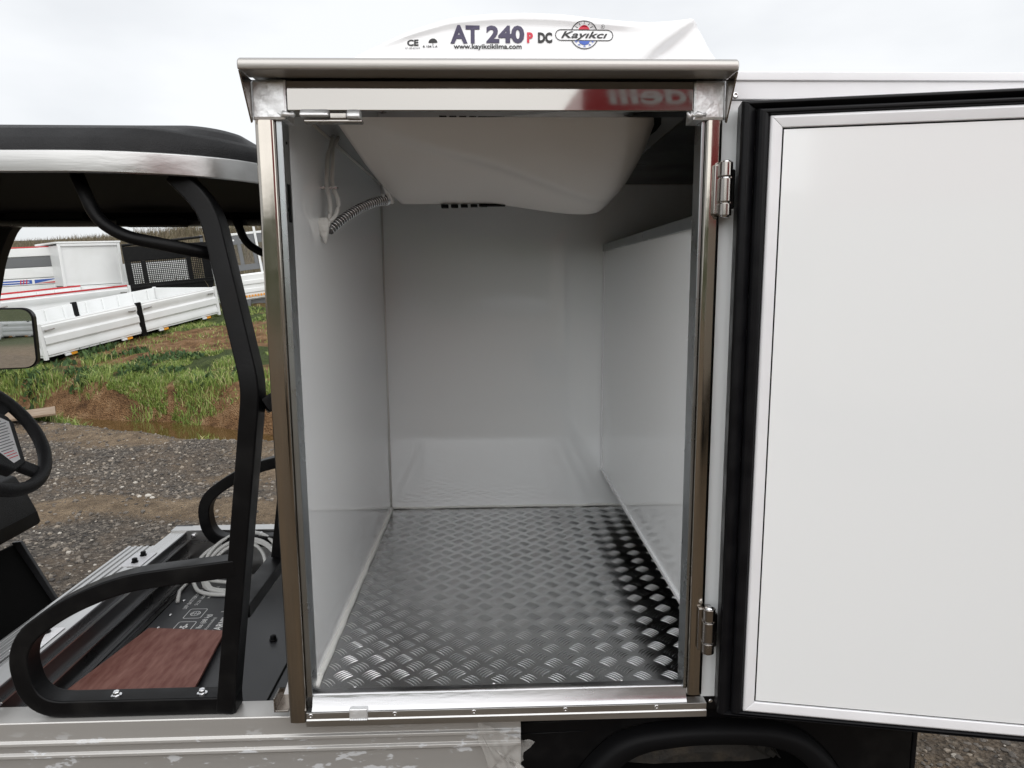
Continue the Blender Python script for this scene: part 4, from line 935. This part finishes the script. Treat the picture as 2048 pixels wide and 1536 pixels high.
B(0, Ln+.6, 1.11, 1.15, .72, .849).build('headboard_plate', PAINTG, e, .004)
mb = MB()
for k in range(26): mb.box(0, Ln+.6, 1.125, 1.13, .86+.017*k, .863+.017*k)
o = mb.build('mesh_screen', PAINTG, e); o['kind'] = 'stuff'
B(0, Ln+.6, .05, 1.09, .1, .16).build('bed_floor', PAINTW, e)
B(0, .04, .06, 1.08, .17, .72).build('drop_side', PAINTW, e, .006)
g = MB().prism([(0, .12), (0, .62), (.05, .65), (.05, .12)], 'x', .38, Ln+.6).build('tail_gate', PAINTW, e, .006)
for z in (.25, .42): B(.4, Ln+.58, -.02, -.001, z, z+.09).build('gate_ridge', PAINTW, g, .01)
for k in range(14): B(.46+.06*k, .5+.06*k, -.027, -.0205, .16, .205).build('reflector', ORANGE, g)
B(.33, .375, -.03, .06, .1, .66).build('corner_post', PAINTW, e, .006)
B(.05, .325, -.0, .05, .3, .48).build('tail_lamp', PAINTR, e, .008); B(.05, .325, -.0, .05, .22, .295).build('tail_lamp', PAINTR, e, .008)
MB().tube([(.0, -.03, .9), (.3, -.06, .66), (.34, -.06, .62)], .022, 8).build('gate_stay', ZINC, e); MB().tube([(.05, -.05, .6), (.4, -.08, .02)], .018, 8).build('gate_stay', ZINC, e)
MB().prism([(.2, .12), (.55, .12), (.5, -.18), (.38, -.18)], 'y', -.05, .1).build('support_bracket', PAINTG, e, .006)
B(.0, Ln+.6, .1, 1.1, -.08, .099).build('subframe', PAINTG, e)

# ================================================================== behind the viewer: seen in the mirror and in the polished steel
for k, (x, y, a) in enumerate(((2.6, -31.0, .12), (5.4, -33, -.1), (3.2, -40, .05))):
    c_, s_ = math.cos(a), math.sin(a); z = height(x, y)+.06; x2, y2 = x-2.6*c_, y-2.6*s_
    drop_bed('truck_bed', ['white truck bed seen at the left of the wing mirror', 'white truck bed seen at the right of the wing mirror', 'farther white truck bed seen in the wing mirror'][k], (x, y, z), (x2, y2, z+.03), 1.5, .55, 'truck bodies seen in the mirror', ribs=3)
R_ = Thing('red_truck', (2.9, -5.6, G0), 'red lettered box truck mirrored in the polished steel header', 'truck')
bd = R_.part(B(1.22, 4.6, -6.7, -4.62, 1.35, 2.62), 'box_body', PAINTR, bevel=.12, seg=4)
R_.part(B(1.32, 4.58, -6.68, -4.64, -.15, 1.4), 'lower_body', mat('cream_paint', (.5, .45, .38), .4), bevel=.05)
R_.part(B(1.05, 4.6, -6.5, -4.9, -.4, -.16), 'chassis', BLACKM)
vs_, fs = text_mesh('idelli', .34, .008, .1, .004, 1)
mb = MB(); mb.add([(2.19-v[0]*1.2, -4.612+v[2], 2.26+v[1]) for v in vs_], fs); sub(mb, 'lettering', PAINTW, bd)
for z, w in ((2.56, .025), (2.2, .03)):
    mb = MB(); mb.grid([[(1.42+2.9*t, -4.613, z-.1+.16*math.sin(t*2.2)) for t in np.linspace(0, 1, 24)], [(1.42+2.9*t, -4.613, z-.1+w+.16*math.sin(t*2.2)) for t in np.linspace(0, 1, 24)]]); sub(mb, 'white_stripe', PAINTW, bd)
R_.part(B(4.65, 6.2, -6.6, -4.7, -.3, 1.6), 'cab', PAINTW, bevel=.15, seg=4)
for x in (1.95, 5.4):
    for y in (-4.9, -6.4):
        w_ = R_.part(MB().lathe([(-.12, .0), (-.12, .2), (-.1, .36), (-.05, .38), (.05, .38), (.1, .36), (.12, .2), (.12, 0)], (x, y, G0+.38), (0, 1, 0), 28), 'wheel', TYRE, smooth=True)
S_ = Thing('shed', (3.4, -16, height(3.4, -16)), 'grey gabled shed with ochre wall mirrored in the polished steel header', 'building')
zb = height(1.2, -15)-.2
S_.part(B(2.3, 4.6, -17, -15, zb, zb+2.6), 'wall', mat('ochre_render', (.36, .29, .16), .85, 0, col2=(.3, .25, .15), cscale=2))
S_.part(B(2.6, 3.8, -16.8, -14.97, zb+2.6, zb+4.1), 'tower_wall', PAINTG)
rf = S_.part(MB().prism([(2.45, zb+4.1), (3.95, zb+4.1), (3.2, zb+4.6)], 'y', -16.9, -14.8), 'roof', PAINTG)
for x in (2.8, 3.4): S_.part(B(x, x+.3, -14.968, -14.95, zb+3.1, zb+3.7), 'window', STEELD)
